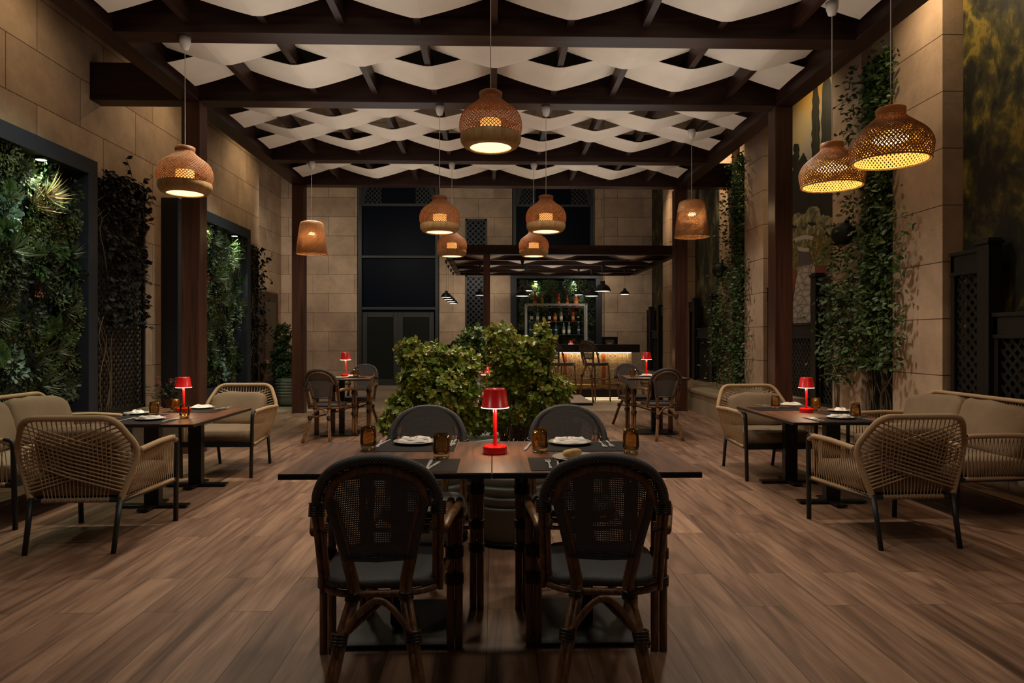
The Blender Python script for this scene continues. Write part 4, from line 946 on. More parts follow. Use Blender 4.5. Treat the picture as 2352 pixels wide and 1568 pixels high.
pend(A, 'woven bamboo pendant with wooden band before the dark glass doors', 1010, 452, 7.69, 3.88, 5, 40, -.26)
pend(A, 'woven bamboo pendant with wooden band before the second tall window', 1254, 451, 7.69, 3.88, 5, 40, -.26)
pend(A, 'smaller looking woven pendant half behind the one before the glass doors', 1038, 528, 10.16, 3.88, 4, 26, -.26, sc_=.98)
pend(A, 'smaller looking woven pendant half behind the one before the second window', 1226, 528, 10.16, 3.88, 4, 26, -.26, sc_=.98)
pend(O_, 'wide open woven pendant nearest the big vine, overlapping its neighbour', 2046, 250, 4.5, 3.96, 4, 0, -.25, sc_=1.03)
pend(O_, 'wide open woven pendant before the urn mural', 1911, 330, 5.4, 3.96, 4, 0, -.25, sc_=1.0)
pend(K, 'tapered orange glowing basket pendant beside the post before the potted shrub', 716, 509, 10.16, 3.88, 50, 0, -.17, sc_=1.05)
pend(K, 'tapered orange glowing basket pendant before the narrow mural', 1589, 461, 8.75, 3.96, 45, 0, -.17, sc_=1.03)

# ------------------------------------------------------------------ rattan armchair (faces +Y)
def bind(b, p, d, r=.02, L=.035, n=4):
    p = Vector(p); d = Vector(d).normalized()
    for k in range(n):
        c = p+d*(k-(n-1)/2)*L/n; a = d.orthogonal().normalized(); e = d.cross(a)
        b.tube([c+(a*math.cos(2*PI*j/10)+e*math.sin(2*PI*j/10))*r for j in range(10)], L/n*.62, 5, closed=True)
def make_rattan(mesh=None, arms=True, seat_z=.43, back=True):
    mesh = mesh or MESH; sz = seat_z
    t = thing('rattan_armchair' if arms else 'bar_stool', '', 'chair' if arms else 'bar stool')
    # seat
    b = MB(); b.sq((0, .02, sz+.005), .205, .215, .024, .45, 36, 10); b.build('seat', WEAVE, t, smooth=True)
    b = MB(); ring = [Vector((.205*math.copysign(abs(math.cos(a))**.6, math.cos(a)), .02+.215*math.copysign(abs(math.sin(a))**.6, math.sin(a)), sz-.025)) for a in [2*PI*k/40 for k in range(40)]]
    b.tube(ring, .013, 8, closed=True); b.build('seat_ring', CANE, t, smooth=True)
    ztop = sz+.47
    # inner frame continuing into the rear legs
    for s in (-1, 1):
        b = MB(); path = smooth_path([(s*.172, -.40 if arms else -.30, 0), (s*.116, -.285, sz*.66), (s*.088, -.20, sz-.02), (s*.105, -.215, sz+.1), (s*.150, -.262, sz+.31)], 5)
        for dx in (-.009, .009): b.tube([p+Vector((dx, 0, 0)) for p in path], .0125, 8)
        b.build('rear_leg', CANE, t, smooth=True)
    # mesh back panel
    def hw(z):
        u = (z-sz)/.47
        if u < .60: return .104+.05*min(1, (u-.2)/.40)
        return .196*math.sqrt(max(0, 1-((u-.60)/.40)**2)) if u > .68 else .154+.04*(u-.60)/.08
    def hn(z): u = (z-sz)/.47; return (.104+.052*min(1, (u-.2)/.45))
    b = MB(); vs = []; fs = []; nz = 20; nx = 12; z0, z1 = sz+.105, sz+.462
    yb = lambda z: -.215-(z-(sz+.1))*.26
    for i in range(nz+1):
        z = z0+(z1-z0)*i/nz; h = hw(z)
        for k in range(nx+1):
            x = -h+2*h*k/nx; vs.append((x, yb(z)-.02*(1-(x/.2)**2)+.012, z))
    for i in range(nz):
        for k in range(nx): a = i*(nx+1)+k; fs.append((a, a+1, a+nx+2, a+nx+1))
    b.add(vs, fs); b.build('mesh_back', mesh, t, smooth=True)
    # padded edge of the panel
    b = MB(); L_ = [(-hn(z0+(z1-z0)*i/14), yb(z0+(z1-z0)*i/14), z0+(z1-z0)*i/14) for i in range(15)]; R_ = [(-x, y, z) for x, y, z in reversed(L_)]
    b.tube(L_[:10], .0165, 8); b.tube(R_[-10:], .0165, 8); b.tube([(L_[0][0], L_[0][1]-.005, z0), (0, L_[0][1]-.022, z0), (-L_[0][0], L_[0][1]-.005, z0)], .010, 8); b.build('panel_edge', WEAVE, t, smooth=True)
    b = MB(); path = smooth_path([(-.165, -.262, sz+.29), (-.135, -.30, sz+.37), (-.07, -.325, sz+.412), (0, -.333, sz+.425), (.07, -.325, sz+.412), (.135, -.30, sz+.37), (.165, -.262, sz+.29)], 5); b.tube(path, .014, 8); b.build('inner_arch', CANE, t, smooth=True)
    # wrapped outer arch
    ar = smooth_path([(-.199, -.235, sz+.27), (-.193, -.262, sz+.335), (-.152, -.30, sz+.405), (-.082, -.325, sz+.444), (0, -.333, sz+.456), (.082, -.325, sz+.444), (.152, -.30, sz+.405), (.193, -.262, sz+.335), (.199, -.235, sz+.27)], 6)
    b = MB(); b.tube(ar, .017, 10); b.build('wrapped_arch', WEAVE, t, smooth=True)
    def bnd(*a):
        q = MB(); bind(q, *a); q.build('binding', BIND, t, smooth=True)
    for s in (-1, 1):
        bnd((s*.199, -.24, sz+.275), (0, .3, 1), .0235, .045, 6); bnd((s*.195, -.19, sz+.20), (0, .3, 1), .022, .03, 4)
        bnd((s*.120, -.292, sz*.69), (s*.1, -.25, -1), .0235, .04, 4); bnd((s*.09, -.20, sz-.03), (0, 0, 1), .021, .03, 3)
        if arms:
            for z in (.56, .29, .40): bnd((s*.255, .262, z), (0, 0, 1), .034, .04, 4)
    for s in (-1, 1):                                               # side canes from arch to seat
        b = MB()
        for o in (-.010, .010): b.tube(smooth_path([(s*.199+o, -.235, sz+.27), (s*.197+o, -.19, sz+.16), (s*.194+o, -.13, sz+.0), (s*.193+o, -.12, sz-.04)], 4), .0105, 7)
        b.build('side_cane', CANE, t, smooth=True)
    if arms:
        for s in (-1, 1):
            b = MB()
            for o in (-.017, .017):
                b.tube(smooth_path([(s*.205+o*.6, -.20, sz+.19), (s*.225+o*.7, -.08, sz+.20), (s*.252+o, .12, sz+.195), (s*.257+o, .22, sz+.185), (s*.257+o, .262, sz+.14), (s*.255+o, .268, sz+.02), (s*.255+o, .27, 0)], 5), .0165, 8)
            b.build('arm_and_front_leg', CANE, t, smooth=True)
        ft = .30
        b = MB()
        for s in (-1, 1): b.tube([(s*.24, .26, sz-.05), (0, .02, sz*.72), (-s*.118, -.28, sz*.68)], .010, 7); b.tube(smooth_path([(s*.24, .255, sz-.04), (s*.22, .10, sz-.035), (s*.2, 0, sz-.03)], 4), .010, 6)
        bind(b, (0, .02, sz*.72), (1, 0, 0), .018, .05, 4)
    else:
        for s in (-1, 1): b = MB(); b.tube([(s*.19, .24, 0), (s*.175, .2, sz-.02)], .016, 8); b.build('front_leg', CANE, t, smooth=True)
        b = MB()
        for z in (.28, .45): b.tube([(s_*.17, y_, z) for s_, y_ in ((-1, -.24), (1, -.24), (1.08, .225), (-1.08, .225))], .010, 6, closed=True)
    b.tube(smooth_path([(-.118, -.285, sz*.68), (-.055, -.265, sz*.87), (0, -.255, sz*.94), (.055, -.265, sz*.87), (.118, -.285, sz*.68)], 5), .011, 7); b.build('stretchers', CANE, t, smooth=True)
    return t
putr = placer(make_rattan)
G1 = 'rattan armchairs at the front table'
putr('rattan armchair with its back to the viewer at the front table, left one', (-.40, 2.52, 0), .06, G1)
putr('rattan armchair with its back to the viewer at the front table, right one', (.39, 2.52, 0), -.10, G1)
putr('rattan armchair across the front table before the bigger yellow-green bush', (-.35, 3.47, 0), PI+.05, G1)
putr('rattan armchair across the front table at the folded napkin side', (.395, 3.47, 0), PI-.03, G1)
G2 = 'rattan armchairs at the table behind the bushes'
putr('dark rattan armchair behind the bushes, left back to the viewer', (-.42, 5.35, 0), 0, G2); putr('dark rattan armchair behind the bushes, right back to the viewer', (.40, 5.35, 0), -.1, G2)
putr('dark rattan armchair beyond the hidden table, seen between the bushes', (-.25, 6.55, 0), PI, G2); putr('dark rattan armchair beyond the hidden table, mostly behind the bush', (.42, 6.55, 0), PI, G2)
G3 = 'rattan armchairs at the far small tables'
fl = lambda px, py: atz(px, py, 0)
putr('rattan armchair before the small table beside the potted shrub post', (fl(760, 1003).x, 8.72, 0), -.12, G3)
putr('rattan armchair behind the small table beside the glass doors', (at(826, 0, 9.75).x, 9.62, 0), PI-.15, G3)
putr('rattan armchair before the small table at the bar corner', (at(1515, 0, 8.75).x, 8.78, 0), .1, G3)
putr('rattan armchair behind the small table at the bar corner', (at(1458, 0, 9.8).x, 9.75, 0), PI+.25, G3)
puts = placer(lambda: make_rattan(arms=False, seat_z=.76))
for px, r, lab in ((1290, -.8, 'half behind the bush'), (1368, -.8, 'in full view before the tiles'), (1205, -.8, 'seen through the taller bush'), (1075, -.8, 'seen over the wider bush')):
    q = at(px, 0, 13.72); puts('brown cane bar stool at the bar, '+lab, (q.x, q.y-.0, 0), r, 'bar stools')

# ------------------------------------------------------------------ tables
def tabletop_box(b, w_, d, z, th): b.box(-w_/2, w_/2, -d/2, d/2, z-th, z)
def make_square_table(w_=.82, d=.81, h=.75, top=None, base=.49, lab=''):
    t = thing('dining_table', lab, 'table')
    b = MB(); tabletop_box(b, w_-.004, d-.004, h, .004); b.build('tabletop', top or TABLE, t); b = MB(); tabletop_box(b, w_, d, h-.003, .020); b.build('edge_band', BLACK, t, bevel=.002)
    b = MB(); b.box(-.035, .035, -.035, .035, .018, h-.022); b.box(-.2, .2, -.2, .2, h-.03, h-.022); b.build('pedestal', BLACK, t)
    b = MB(); b.box(-base/2, base/2, -base/2, base/2, .004, .018); b.build('base_plate', BLACK, t, bevel=.004); return t
YT = 3.045
t = make_square_table(lab='wooden front table with red lamp, part under the two glasses of the planted side'); t.location = (-.42, YT, 0); t['group'] = 'joined front tables'
t = make_square_table(lab='wooden front table part beside the bread, joined at the red lamp'); t.location = (.4015, YT, 0); t['group'] = 'joined front tables'
t = make_square_table(w_=.8, d=.8, top=TABLEG, lab='grey topped table behind the bushes, planted wall half'); t.location = (-.41, 5.9, 0)
t = make_square_table(w_=.8, d=.8, top=TABLEG, lab='grey topped table behind the bushes, bar half'); t.location = (.40, 5.9, 0)
t = make_square_table(w_=.8, d=.75, top=TABLE, lab='small far table beside the glass doors'); q = fl(787, 995); t.location = (q.x, 9.15, 0); TL = q.x; t.rotation_euler = (0, 0, .08)
t = make_square_table(w_=.8, d=.75, top=TABLE, lab='small far table at the bar corner'); q = fl(1503, 993); t.location = (q.x, 9.2, 0); TR = q.x; t.rotation_euler = (0, 0, -.06)
def lounge_table(x, lab):
    t = thing('lounge_table', lab, 'table', (x, 5.57, 0)); b = MB(); tabletop_box(b, .786, 1.176, .65, .004); b.build('tabletop', TABLE, t); b = MB(); tabletop_box(b, .79, 1.18, .647, .018); b.build('edge_band', BLACK, t, bevel=.002)
    for y in (-.37, .37):
        b = MB(); b.box(-.055, .055, y-.035, y+.035, .02, .63); b.build('pedestal', BLACK, t, bevel=.003)
        b = MB(); b.box(-.26, .26, y-.04, y+.04, .012, .026); b.box(-.04, .04, y-.17, y+.17, .012, .026); b.build('base_plate', BLACK, t, bevel=.003)
        for sx in (-.23, .23): b = MB(); b.lathe([(.02, 0), (.02, .012)], 10, (sx, y, 0), True, True); b.build('foot', BLACK, t)
    return t
lounge_table(-2.56, 'lounge table with red lamp before the planted wall'); lounge_table(2.60, 'lounge table with red lamp before the mural side ledge')

# ------------------------------------------------------------------ rope lounge furniture (faces +Y)
def wrap(b, path, r, pitch=.0085):
    p = resample(path, pitch/2); n = len(p)
    b.tube(p, r, 8, rf=lambda t: 1.0 if int(round(t*(n-1))) % 2 else .90)
def rope_seat(name, W, label, cat, cushions=1, depth=.68):
    """W = outer width between the arms"""
    t = thing(name, label, cat); h = W/2; hb = h-.10; ht = h-.10
    yb, yf = -.30, .33; za, zt, zb = .595, .80, .30; jf = .06; hf = h-.03
    back = [(-hb, yb, zb), (-h, yb+.03, za-.0), (-ht, yb-.085, zt), (ht, yb-.085, zt), (h, yb+.03, za), (hb, yb, zb)]
    bp = round_corners(back, .075, 6)
    b = MB(); wrap(b, bp, .0195)
    for s in (-1, 1): wrap(b, round_corners([(s*h, yb+.03, za), (s*h, 0, za+.012), (s*hf, yf-.05, za), (s*hf, yf-.005, za-.03)], .05, 4), .0185)
    for s in (-1, 1): wrap(b, [(s*hb, yb+.01, zb), (s*(hf-.005), yf-.04, zb+.0)], .014)
    wrap(b, [(-hb+.06, yb, zb), (hb-.06, yb, zb)], .0155); b.build('rope_wrapped_frame', ROPEW, t, smooth=True)
    b = MB(); rr = .0036
    n = int((2*ht)/.030)
    for k in range(n+1):                                            # upright back ropes
        x = -ht+.02+(2*ht-.04)*k/n; xb = x*(hb-.06)/ht; b.tube([(x, yb-.085, zt-.01), (x*.5+xb*.5, yb-.01, (zt+zb)/2-.06), (xb, yb+.002, zb+.01)], rr, 5, caps=False)
    nd = 11                                                         # crossing diagonal ropes
    L_ = [Vector(p) for p in reversed(bp)]
    side = lambda s, z: (lambda u: Vector((s*(hb+(h-hb)*min(1, (z-zb)/(za-zb)) if z < za else h-(h-ht)*(z-za)/(zt-za)), yb+.03*min(1, (z-zb)/(za-zb))-.115*max(0, (z-za)/(zt-za)), z)))(0)
    for s in (-1, 1):
        for k in range(nd):
            z0 = .77-.23*k/(nd-1)-.0; z1 = .56-.21*k/(nd-1)
            a = side(s, z0); c = side(-s, z1); a.y -= .012; c.y -= .012; b.tube([a, (a+c)/2-Vector((0, .02-.01*s, 0)), c], .0052, 6, caps=False)
    for s in (-1, 1):                                               # side ropes in leaning pairs
        m = 21
        for k in range(m):
            y = yb+.05+(yf-yb-.10)*k/(m-1); hx = h-.03*(y-yb)/(yf-yb)
            for dy in (-.018, .018):
                b.tube([(s*(hx-.004), y, za-.005), (s*(hx-.03*(1-(y-yb)/(yf-yb))-.004), y+dy*.9, (za+zb)/2), (s*(hb+(hf-hb)*(y-yb)/(yf-yb)), min(yf-.03, max(yb+.02, y+dy)), zb+.005)], .0031, 4, caps=False)
    b.build('ropes', ROPE, t, smooth=True)
    for s in (-1, 1):
        b = MB(); b.tube(round_corners([(s*(hf-.0), yf-.05, za-.002), (s*hf, yf+.012, za-.002), (s*(hf-.01), yf+.02, 0)], .06, 5), .0165, 10); b.build('front_leg', CHAR, t, smooth=True)
        b = MB(); b.tube([(s*(hb-.0), yb-.002, zb+.02), (s*(hb-.005), yb-.075, 0)], .0165, 10, rf=lambda q: 1-.12*q); b.build('rear_leg', CHAR, t, smooth=True)
    b = MB(); b.box(-hf+.01, hf-.01, yf-.01, yf+.02, zb-.02, zb+.03); b.tube([(-hb, yb, zb), (hb, yb, zb)], .0145, 8)
    for s in (-1, 1): b.bar((s*hb, yb, zb-.005), (s*(hf-.01), yf, zb-.005), .025, .03)
    b.box(-hb+.02, hb-.02, yb+.05, yf-.02, zb-.01, zb+.008); b.build('seat_frame', CHAR, t)
    w1 = (2*hf-.05)/cushions
    for k in range(cushions):
        cx = -hf+.025+w1*(k+.5)
        b = MB(); b.sq((cx, .03, zb+.075), w1/2-.004, .315, .062, .28, 32, 12, .003); b.build('seat_cushion', CUSH, t, smooth=True)
        if cushions == 1: b = MB(); b.sq((cx, -.21, .575), w1/2-.04, .08, .165, .42, 32, 14, .010, Matrix.Rotation(.22, 3, 'X')); b.build('back_cushion', CUSH, t, smooth=True)
    if cushions > 1:
        for k in range(cushions):
            cx = -hf+.025+w1*(k+.5); b = MB(); b.sq((cx, -.20, .60), w1/2+.005, .085, .195, .42, 32, 14, .012, Matrix.Rotation(.32, 3, 'X') @ Matrix.Rotation(.06*(1 if k else -1), 3, 'Y')); b.build('back_cushion', CUSH, t, smooth=True)
    return t
armc = rope_seat('rope_armchair', .71, 'beige rope armchair with its crossed rope back to the viewer by the planted wall', 'armchair')
armc.location = (-2.517, 4.455, 0); armc.rotation_euler = (0, 0, .05)
dup(armc, 'beige rope armchair facing the viewer before the narrower planted wall', (-2.53, 6.63, 0), PI)
dup(armc, 'beige rope armchair with its crossed rope back to the viewer by the sofa', (2.55, 4.42, 0), .05)
dup(armc, 'beige rope armchair facing the viewer by the stone ledge', (2.55, 6.38, 0), PI+.04)
sofa = rope_seat('rope_sofa', 1.52, 'beige rope sofa with taupe cushions under the planted wall', 'sofa', 2)
sofa.location = (-3.53, 5.34, 0); sofa.rotation_euler = (0, 0, -PI/2)
dup(sofa, 'beige rope sofa with taupe cushions before the black lattice fence', (3.53, 5.34, 0), PI/2)

# ------------------------------------------------------------------ table lamps
def make_lamp():
    t = thing('table_lamp', '', 'table lamp')
    b = MB(); b.lathe([(.001, 0), (.050, 0), (.054, .003), (.054, .032), (.051, .036), (.001, .036)], 32); b.build('base', RED, t, smooth=False)
    b = MB(); b.lathe([(.0085, .036), (.0085, .27)], 12); b.build('pole', RED, t, smooth=True)
    b = MB(); b.lathe([(.063, .208), (.062, .2085), (.049, .288), (.044, .295), (.001, .296)], 36); b.lathe([(.061, .209), (.047, .285), (.001, .286)], 36); b.build('shade', RED, t, smooth=True)
    b = MB(); b.lathe([(.058, .2065), (.063, .2065), (.0632, .210)], 36); b.lathe([(.015, .214), (.058, .2085)], 30); b.build('light_ring', GLOW, t)
    b = MB(); b.lathe([(.006, .2965), (.006, .298), (.001, .298)], 10); b.build('switch', plain('dark_red', srgb(120, 10, 12), .4), t); return t
putl = placer(make_lamp)
lamps = [('on the front table', (.004, 3.09, .75), 1), ('on the lounge table by the planted wall', tuple(atz(422, 946, .65)), 1), ('on the lounge table by the mural side', tuple(atz(1852, 947, .65)), 1),
         ('on the small table beside the glass doors', (at(794, 0, 9.2).x, 9.2, .75), 1.12), ('on the small table at the bar corner', (at(1485, 0, 9.3).x, 9.3, .75), 1.12), ('glimpsed between the bushes', (at(1120, 0, 5.9).x, 5.9, .75), 1), ('peeping over the bar', (at(1311, 0, 17.7).x, 17.7, .92), 1)]
for lab, p, s in lamps:
    putl('small red table lamp '+lab, p, 0, 'red table lamps', scale=s)
    light('POINT', 'table_lamp_light', (p[0]+.03, p[1]-.03, p[2]+.20*s), 1.1, (1, .72, .45), .02); light('POINT', 'table_lamp_light', (p[0]-.03, p[1]+.03, p[2]+.20*s), .8, (1, .72, .45), .02)

# ------------------------------------------------------------------ table ware
def m_amber():
    m, nt, bb, N = nm('amber_glass_wall'); tr = N('ShaderNodeBsdfTransparent'); tr.inputs[0].default_value = (.96, .83, .60, 1); gl = N('ShaderNodeBsdfGlossy'); gl.inputs['Roughness'].default_value = .04; gl.inputs[0].default_value = (1, .9, .7, 1)
    fr = N('ShaderNodeFresnel'); fr.inputs[0].default_value = 1.5; df = N('ShaderNodeBsdfDiffuse'); df.inputs[0].default_value = srgb(170, 110, 30); m1 = N('ShaderNodeMixShader'); m1.inputs[0].default_value = .10; m2 = N('ShaderNodeMixShader')
    L = nt.links; L.new(tr.outputs[0], m1.inputs[1]); L.new(df.outputs[0], m1.inputs[2]); L.new(fr.outputs[0], m2.inputs[0]); L.new(m1.outputs[0], m2.inputs[1]); L.new(gl.outputs[0], m2.inputs[2]); L.new(m2.outputs[0], nt.nodes['Material Output'].inputs[0]); return m
AWALL = m_amber()
def make_glass():
    t = thing('water_glass', '', 'glass')
    b = MB(); b.lathe([(.035, .022), (.0380, .034), (.0372, .055), (.0352, .08), (.0330, .108), (.0312, .108), (.0335, .08), (.0355, .055), (.0362, .036), (.032, .024)], 32); b.build('glass_wall', AWALL, t, smooth=True)
    b = MB(); b.lathe([(.001, 0), (.030, 0), (.0335, .005), (.0345, .022), (.031, .024), (.02, .019), (.001, .017)], 28); b.build('glass_foot', AMBER, t, smooth=True); return t
putg = placer(make_glass)
def make_plate(n=0):
    t = thing('plate', '', 'plate'); b = MB(); b.lathe([(.001, .0), (.06, 0), (.075, .004), (.103, .012), (.106, .014), (.102, .015), (.072, .008), (.001, .006)], 40); b.build('dish', PLATE, t, smooth=True); return t
def make_napkin(seed=1):
    rr = random.Random(seed); t = thing('napkin', '', 'napkin'); ph = rr.uniform(0, 6)
    def slab(b, x0, x1, y0, y1, zb, h, k):
        vs = []; fs = []; nx, ny = 30, 14; top = {}
        for lay in range(2):
            o = len(vs)
            for j in range(ny+1):
                for i in range(nx+1):
                    u = i/nx; v = j/ny; e = min(1, u*16, (1-u)*16)*min(1, v*9, (1-v)*9)
                    x = x0+(x1-x0)*u+.004*math.sin(v*5+ph+k); y = y0+(y1-y0)*v+.005*math.sin(u*6+ph*2+k)
                    w_ = .0022*math.sin(u*11+ph+v*4+k)+.0014*math.sin(v*14+ph*2-u*5)
                    vs.append((x, y, zb+(h*math.sqrt(max(0, e))+w_ if lay else 0)))
            for j in range(ny):
                for i in range(nx):
                    a = o+j*(nx+1)+i; fs.append((a, a+1, a+nx+2, a+nx+1) if lay else (a+nx+1, a+nx+2, a+1, a))
        b.add(vs, fs); o = (nx+1)*(ny+1); return lambda i, j: vs[o+j*(nx+1)+i]
    b = MB(); slab(b, -.082, .082, -.045, .045, .001, .012, 0); f = slab(b, -.074, .070, -.040, .026, .011, .011, 2.0); b.build('cloth', LINEN, t, smooth=True)
    for c in (-2, 1):
        b = MB(); pts = []
        for j in range(1, 13): p = f(16+c+(j//4 if c > 0 else 0), j); pts.append((p[0], p[1], p[2]+.0010))
        b.tube(pts, .0013, 4); b.build('stripe', STRIPE, t, smooth=True)
    return t
putp = placer(make_plate); putn = placer(make_napkin)
def make_mat(w_=.43, d=.29):
    b = MB(); b.box(-w_/2, w_/2, -d/2, d/2, 0, .002); o = b.build('placemat', PMAT); tag(o, cat='placemat'); return o
putm = placer(make_mat)
def make_fork():
    b = MB(); b.bar((0, -.1, .003), (0, .035, .004), .007, .002); b.bar((0, -.1, .003), (0, -.055, .003), .011, .002); b.box(-.011, .011, .03, .052, .003, .0048)
    for k in range(4): b.box(-.011+k*.0063, -.011+k*.0063+.0032, .05, .092, .003, .0048)
    o = b.build('fork', STEEL, bevel=.0005); tag(o, cat='fork'); return o
def make_knife():
    b = MB(); b.bar((0, -.105, .003), (0, -.01, .003), .010, .003); b.add([(-.006, -.01, .002), (.007, -.01, .002), (.009, .06, .002), (.004, .105, .002), (-.006, .09, .002), (-.006, -.01, .0035), (.007, -.01, .0035), (.009, .06, .0032), (.004, .105, .003), (-.006, .09, .003)], [(5, 6, 7, 8, 9), (4, 3, 2, 1, 0), (0, 1, 6, 5), (1, 2, 7, 6), (2, 3, 8, 7), (3, 4, 9, 8), (4, 0, 5, 9)])
    o = b.build('knife', STEEL); tag(o, cat='knife'); return o
putf = placer(make_fork); putk = placer(make_knife)
ZT = .7505
def setting(where, mat, plate, z, rz, fk, kn, grp, ns, twofork=True, nap=None):
    if mat: putm('dark woven placemat '+where, (mat[0], mat[1], z), rz, 'placemats '+grp)
    if plate:
        putp('grey side plate '+where, (plate[0], plate[1], z+.002), 0, 'plates '+grp)
        putn('folded white napkin '+where, (plate[0], plate[1], z+.010), rz+(nap or 0), 'napkins '+grp, key=ns, seed=ns)
    for i, (px, py) in enumerate(fk): q = atz(px, py, z+.002); putf('steel fork, %s, %s' % (['outer', 'inner'][i % 2], where), q, rz+random.uniform(-.06, .06), 'forks '+grp)
    for i, (px, py) in enumerate(kn): q = atz(px, py, z+.002); putk('steel knife, %s, %s' % (['outer', 'inner'][i % 2], where), q, rz+random.uniform(-.2, .2), 'knives '+grp)
P2 = lambda px, py, z=.75: (lambda q: (q.x, q.y))(atz(px, py, z))
g = 'on the front table'
setting('before the chair across the table, planted side', (-.40, 3.285), P2(953, 1019), ZT, PI, [(1036, 1019), (1043, 1017)], [(872, 1020), (880, 1018)], g, 1)
setting('before the chair across the table, bread side', (.43, 3.275), P2(1309, 1020), ZT, PI, [(1384, 1021), (1400, 1020)], [(1212, 1026)], g, 2)
setting('behind the chair back on the planted side', (-.36, 2.80), None, ZT, 0, [], [(986, 1066), (995, 1070)], g, 3)
setting('behind the chair back on the bread side', (.36, 2.82), None, ZT, 0, [(1261, 1066), (1281, 1063)], [], g, 4)
q = P2(1325, 1056); putp('grey side plate with bread behind the chair back', (q[0], q[1], ZT+.002), 0, 'plates '+g)
b = MB(); b.sq((0, 0, .018), .045, .022, .016, .6, 20, 10, .002); o = b.build('bread_roll', plain('crusty_bread', srgb(196, 160, 100), .8, bump=.6, bscale=60, var=.25, vscale=30), smooth=True); o.location = (q[0]-.02, q[1], ZT+.012); o.rotation_euler = (0, 0, .5); tag(o, 'piece of crusty bread on the plate behind the chair back', 'bread')
for i, (px, py, lab) in enumerate(((846, 1033, 'first in the row on the front table, planted side'), (1014, 1053, 'beside the red lamp on the front table, planted side'), (1240, 1039, 'beside the red lamp on the front table, bread side'), (1449, 1040, 'behind the chair back on the bread side of the front table'))):
    q = P2(px, py); putg('amber water glass '+lab, (q[0], q[1], ZT), 0, 'amber glasses')
g = 'on the lounge table by the planted wall'; z = .6505
setting('at the near end of the planted lounge table', (-2.62, 5.13), P2(346, 964, z), z, 0, [(288, 964), (297, 962)], [(384, 966), (392, 964)], g, 5)
setting('on the wall side of the planted lounge table', (-2.80, 5.45), P2(316, 951, z), z, -PI/2, [], [], g, 6, nap=.4)
setting('at the far end of the planted lounge table', (-2.55, 5.9), P2(464, 938, z), z, PI, [(505, 938), (514, 937)], [(525, 936)], g, 7)
for px, py, lab in ((354, 953, 'before the stacked plates on the planted lounge table'), (402, 945, 'by the flowers on the planted lounge table'), (424, 960, 'before the red lamp on the planted lounge table')):
    q = P2(px, py, z); putg('amber water glass '+lab, (q[0], q[1], z), 0, 'amber glasses')
g = 'on the lounge table by the mural side'
setting('at the near end of the mural side lounge table', (2.62, 5.13), P2(1929, 961, z), z, 0, [(1868, 963), (1878, 963)], [(1985, 962)], g, 8)
setting('on the sofa side of the mural side lounge table', (2.82, 5.5), P2(1931, 945, z), z, PI/2, [], [], g, 9, nap=-.3)
setting('at the far end of the mural side lounge table', (2.48, 5.92), P2(1817, 932, z), z, PI, [(1762, 932), (1750, 931)], [], g, 10)
for px, py, lab in ((1781, 937, 'at the far end of the mural side lounge table'), (1874, 943, 'beside the red lamp on the mural side lounge table'), (1965, 960, 'by the near plate of the mural side lounge table')):
    q = P2(px, py, z); putg('amber water glass '+lab, (q[0], q[1], z), 0, 'amber glasses')
b = MB(); q = P2(1925, 933, z); b.box(-.035, .035, -.02, .02, 0, .055); o = b.build('wooden_block', plain('light_wood_block', srgb(150, 116, 80), .6), bevel=.002); o.location = (q[0]+.08, 6.0, z); tag(o, 'small light wooden block on the mural side lounge table', 'block')
g = 'on the small table by the glass doors'
setting('on the small table by the glass doors', (TL+.1, 9.1), (TL+.13, 9.2), ZT, .2, [], [], g, 11); putp('grey side plate at the near edge by the glass doors', (TL+.02, 9.0, ZT), 0); putg('amber water glass on the small table by the glass doors', (at(819, 0, 9.2).x, 9.15, ZT), 0, 'amber glasses')
setting('on the small table at the bar corner', (TR-.1, 9.2), (TR-.08, 9.25), ZT, -.2, [], [], 'on the small table at the bar corner', 12); putg('amber water glass on the small table at the bar corner', (at(1452, 0, 9.2).x, 9.15, ZT), 0, 'amber glasses')
setting('on the grey table seen between the bushes', (-.25, 5.95), (-.2, 6.0), ZT, 0, [], [], 'on the grey table', 13); putg('clear looking amber glass on the grey table between the bushes', (-.22, 5.8, ZT), 0, 'amber glasses')

# ------------------------------------------------------------------ potted shrubs
def pot_profile(R, H, ribs=6):
    pr = [(.001, 0), (R*.78, 0), (R*.86, H*.06), (R*.93, H*.30)]
    for k in range(ribs):
        z = H*(.32+.62*k/ribs); dz = H*.62/ribs; r = R*(.96+.05*math.sin(PI*k/ribs)); pr += [(r-.004, z), (r+.008, z+dz*.3), (r+.020, z+dz*.72), (r+.018, z+dz*.88), (r-.004, z+dz*.98)]
    return pr+[(R*1.0, H*.96), (R*1.02, H), (R*.92, H), (R*.90, H*.9), (.001, H*.9)]
def pot(label, loc, R, H):
    t = thing('ribbed_pot', label, 'plant pot', loc)
    b = MB(); b.lathe(pot_profile(R, H), 48); b.build('pot_body', POTG, t, smooth=True)
    b = MB(); b.lathe([(.001, H*.905), (R*.9, H*.905)], 30); b.build('soil', SOIL, t)
    b = MB(); b.lathe([(.001, -.0), (R*.85, -.0), (R*.98, .03), (R*.94, .03), (R*.8, .012)], 40); b.build('saucer', BLACK, t, smooth=True); return t
pot('grey ribbed pot under the front table holding the bar side bush', (.10, 4.33, 0), .24, .60)
pot('grey ribbed pot behind the planted side chair holding the wider bush', (-.40, 4.36, 0), .24, .60)
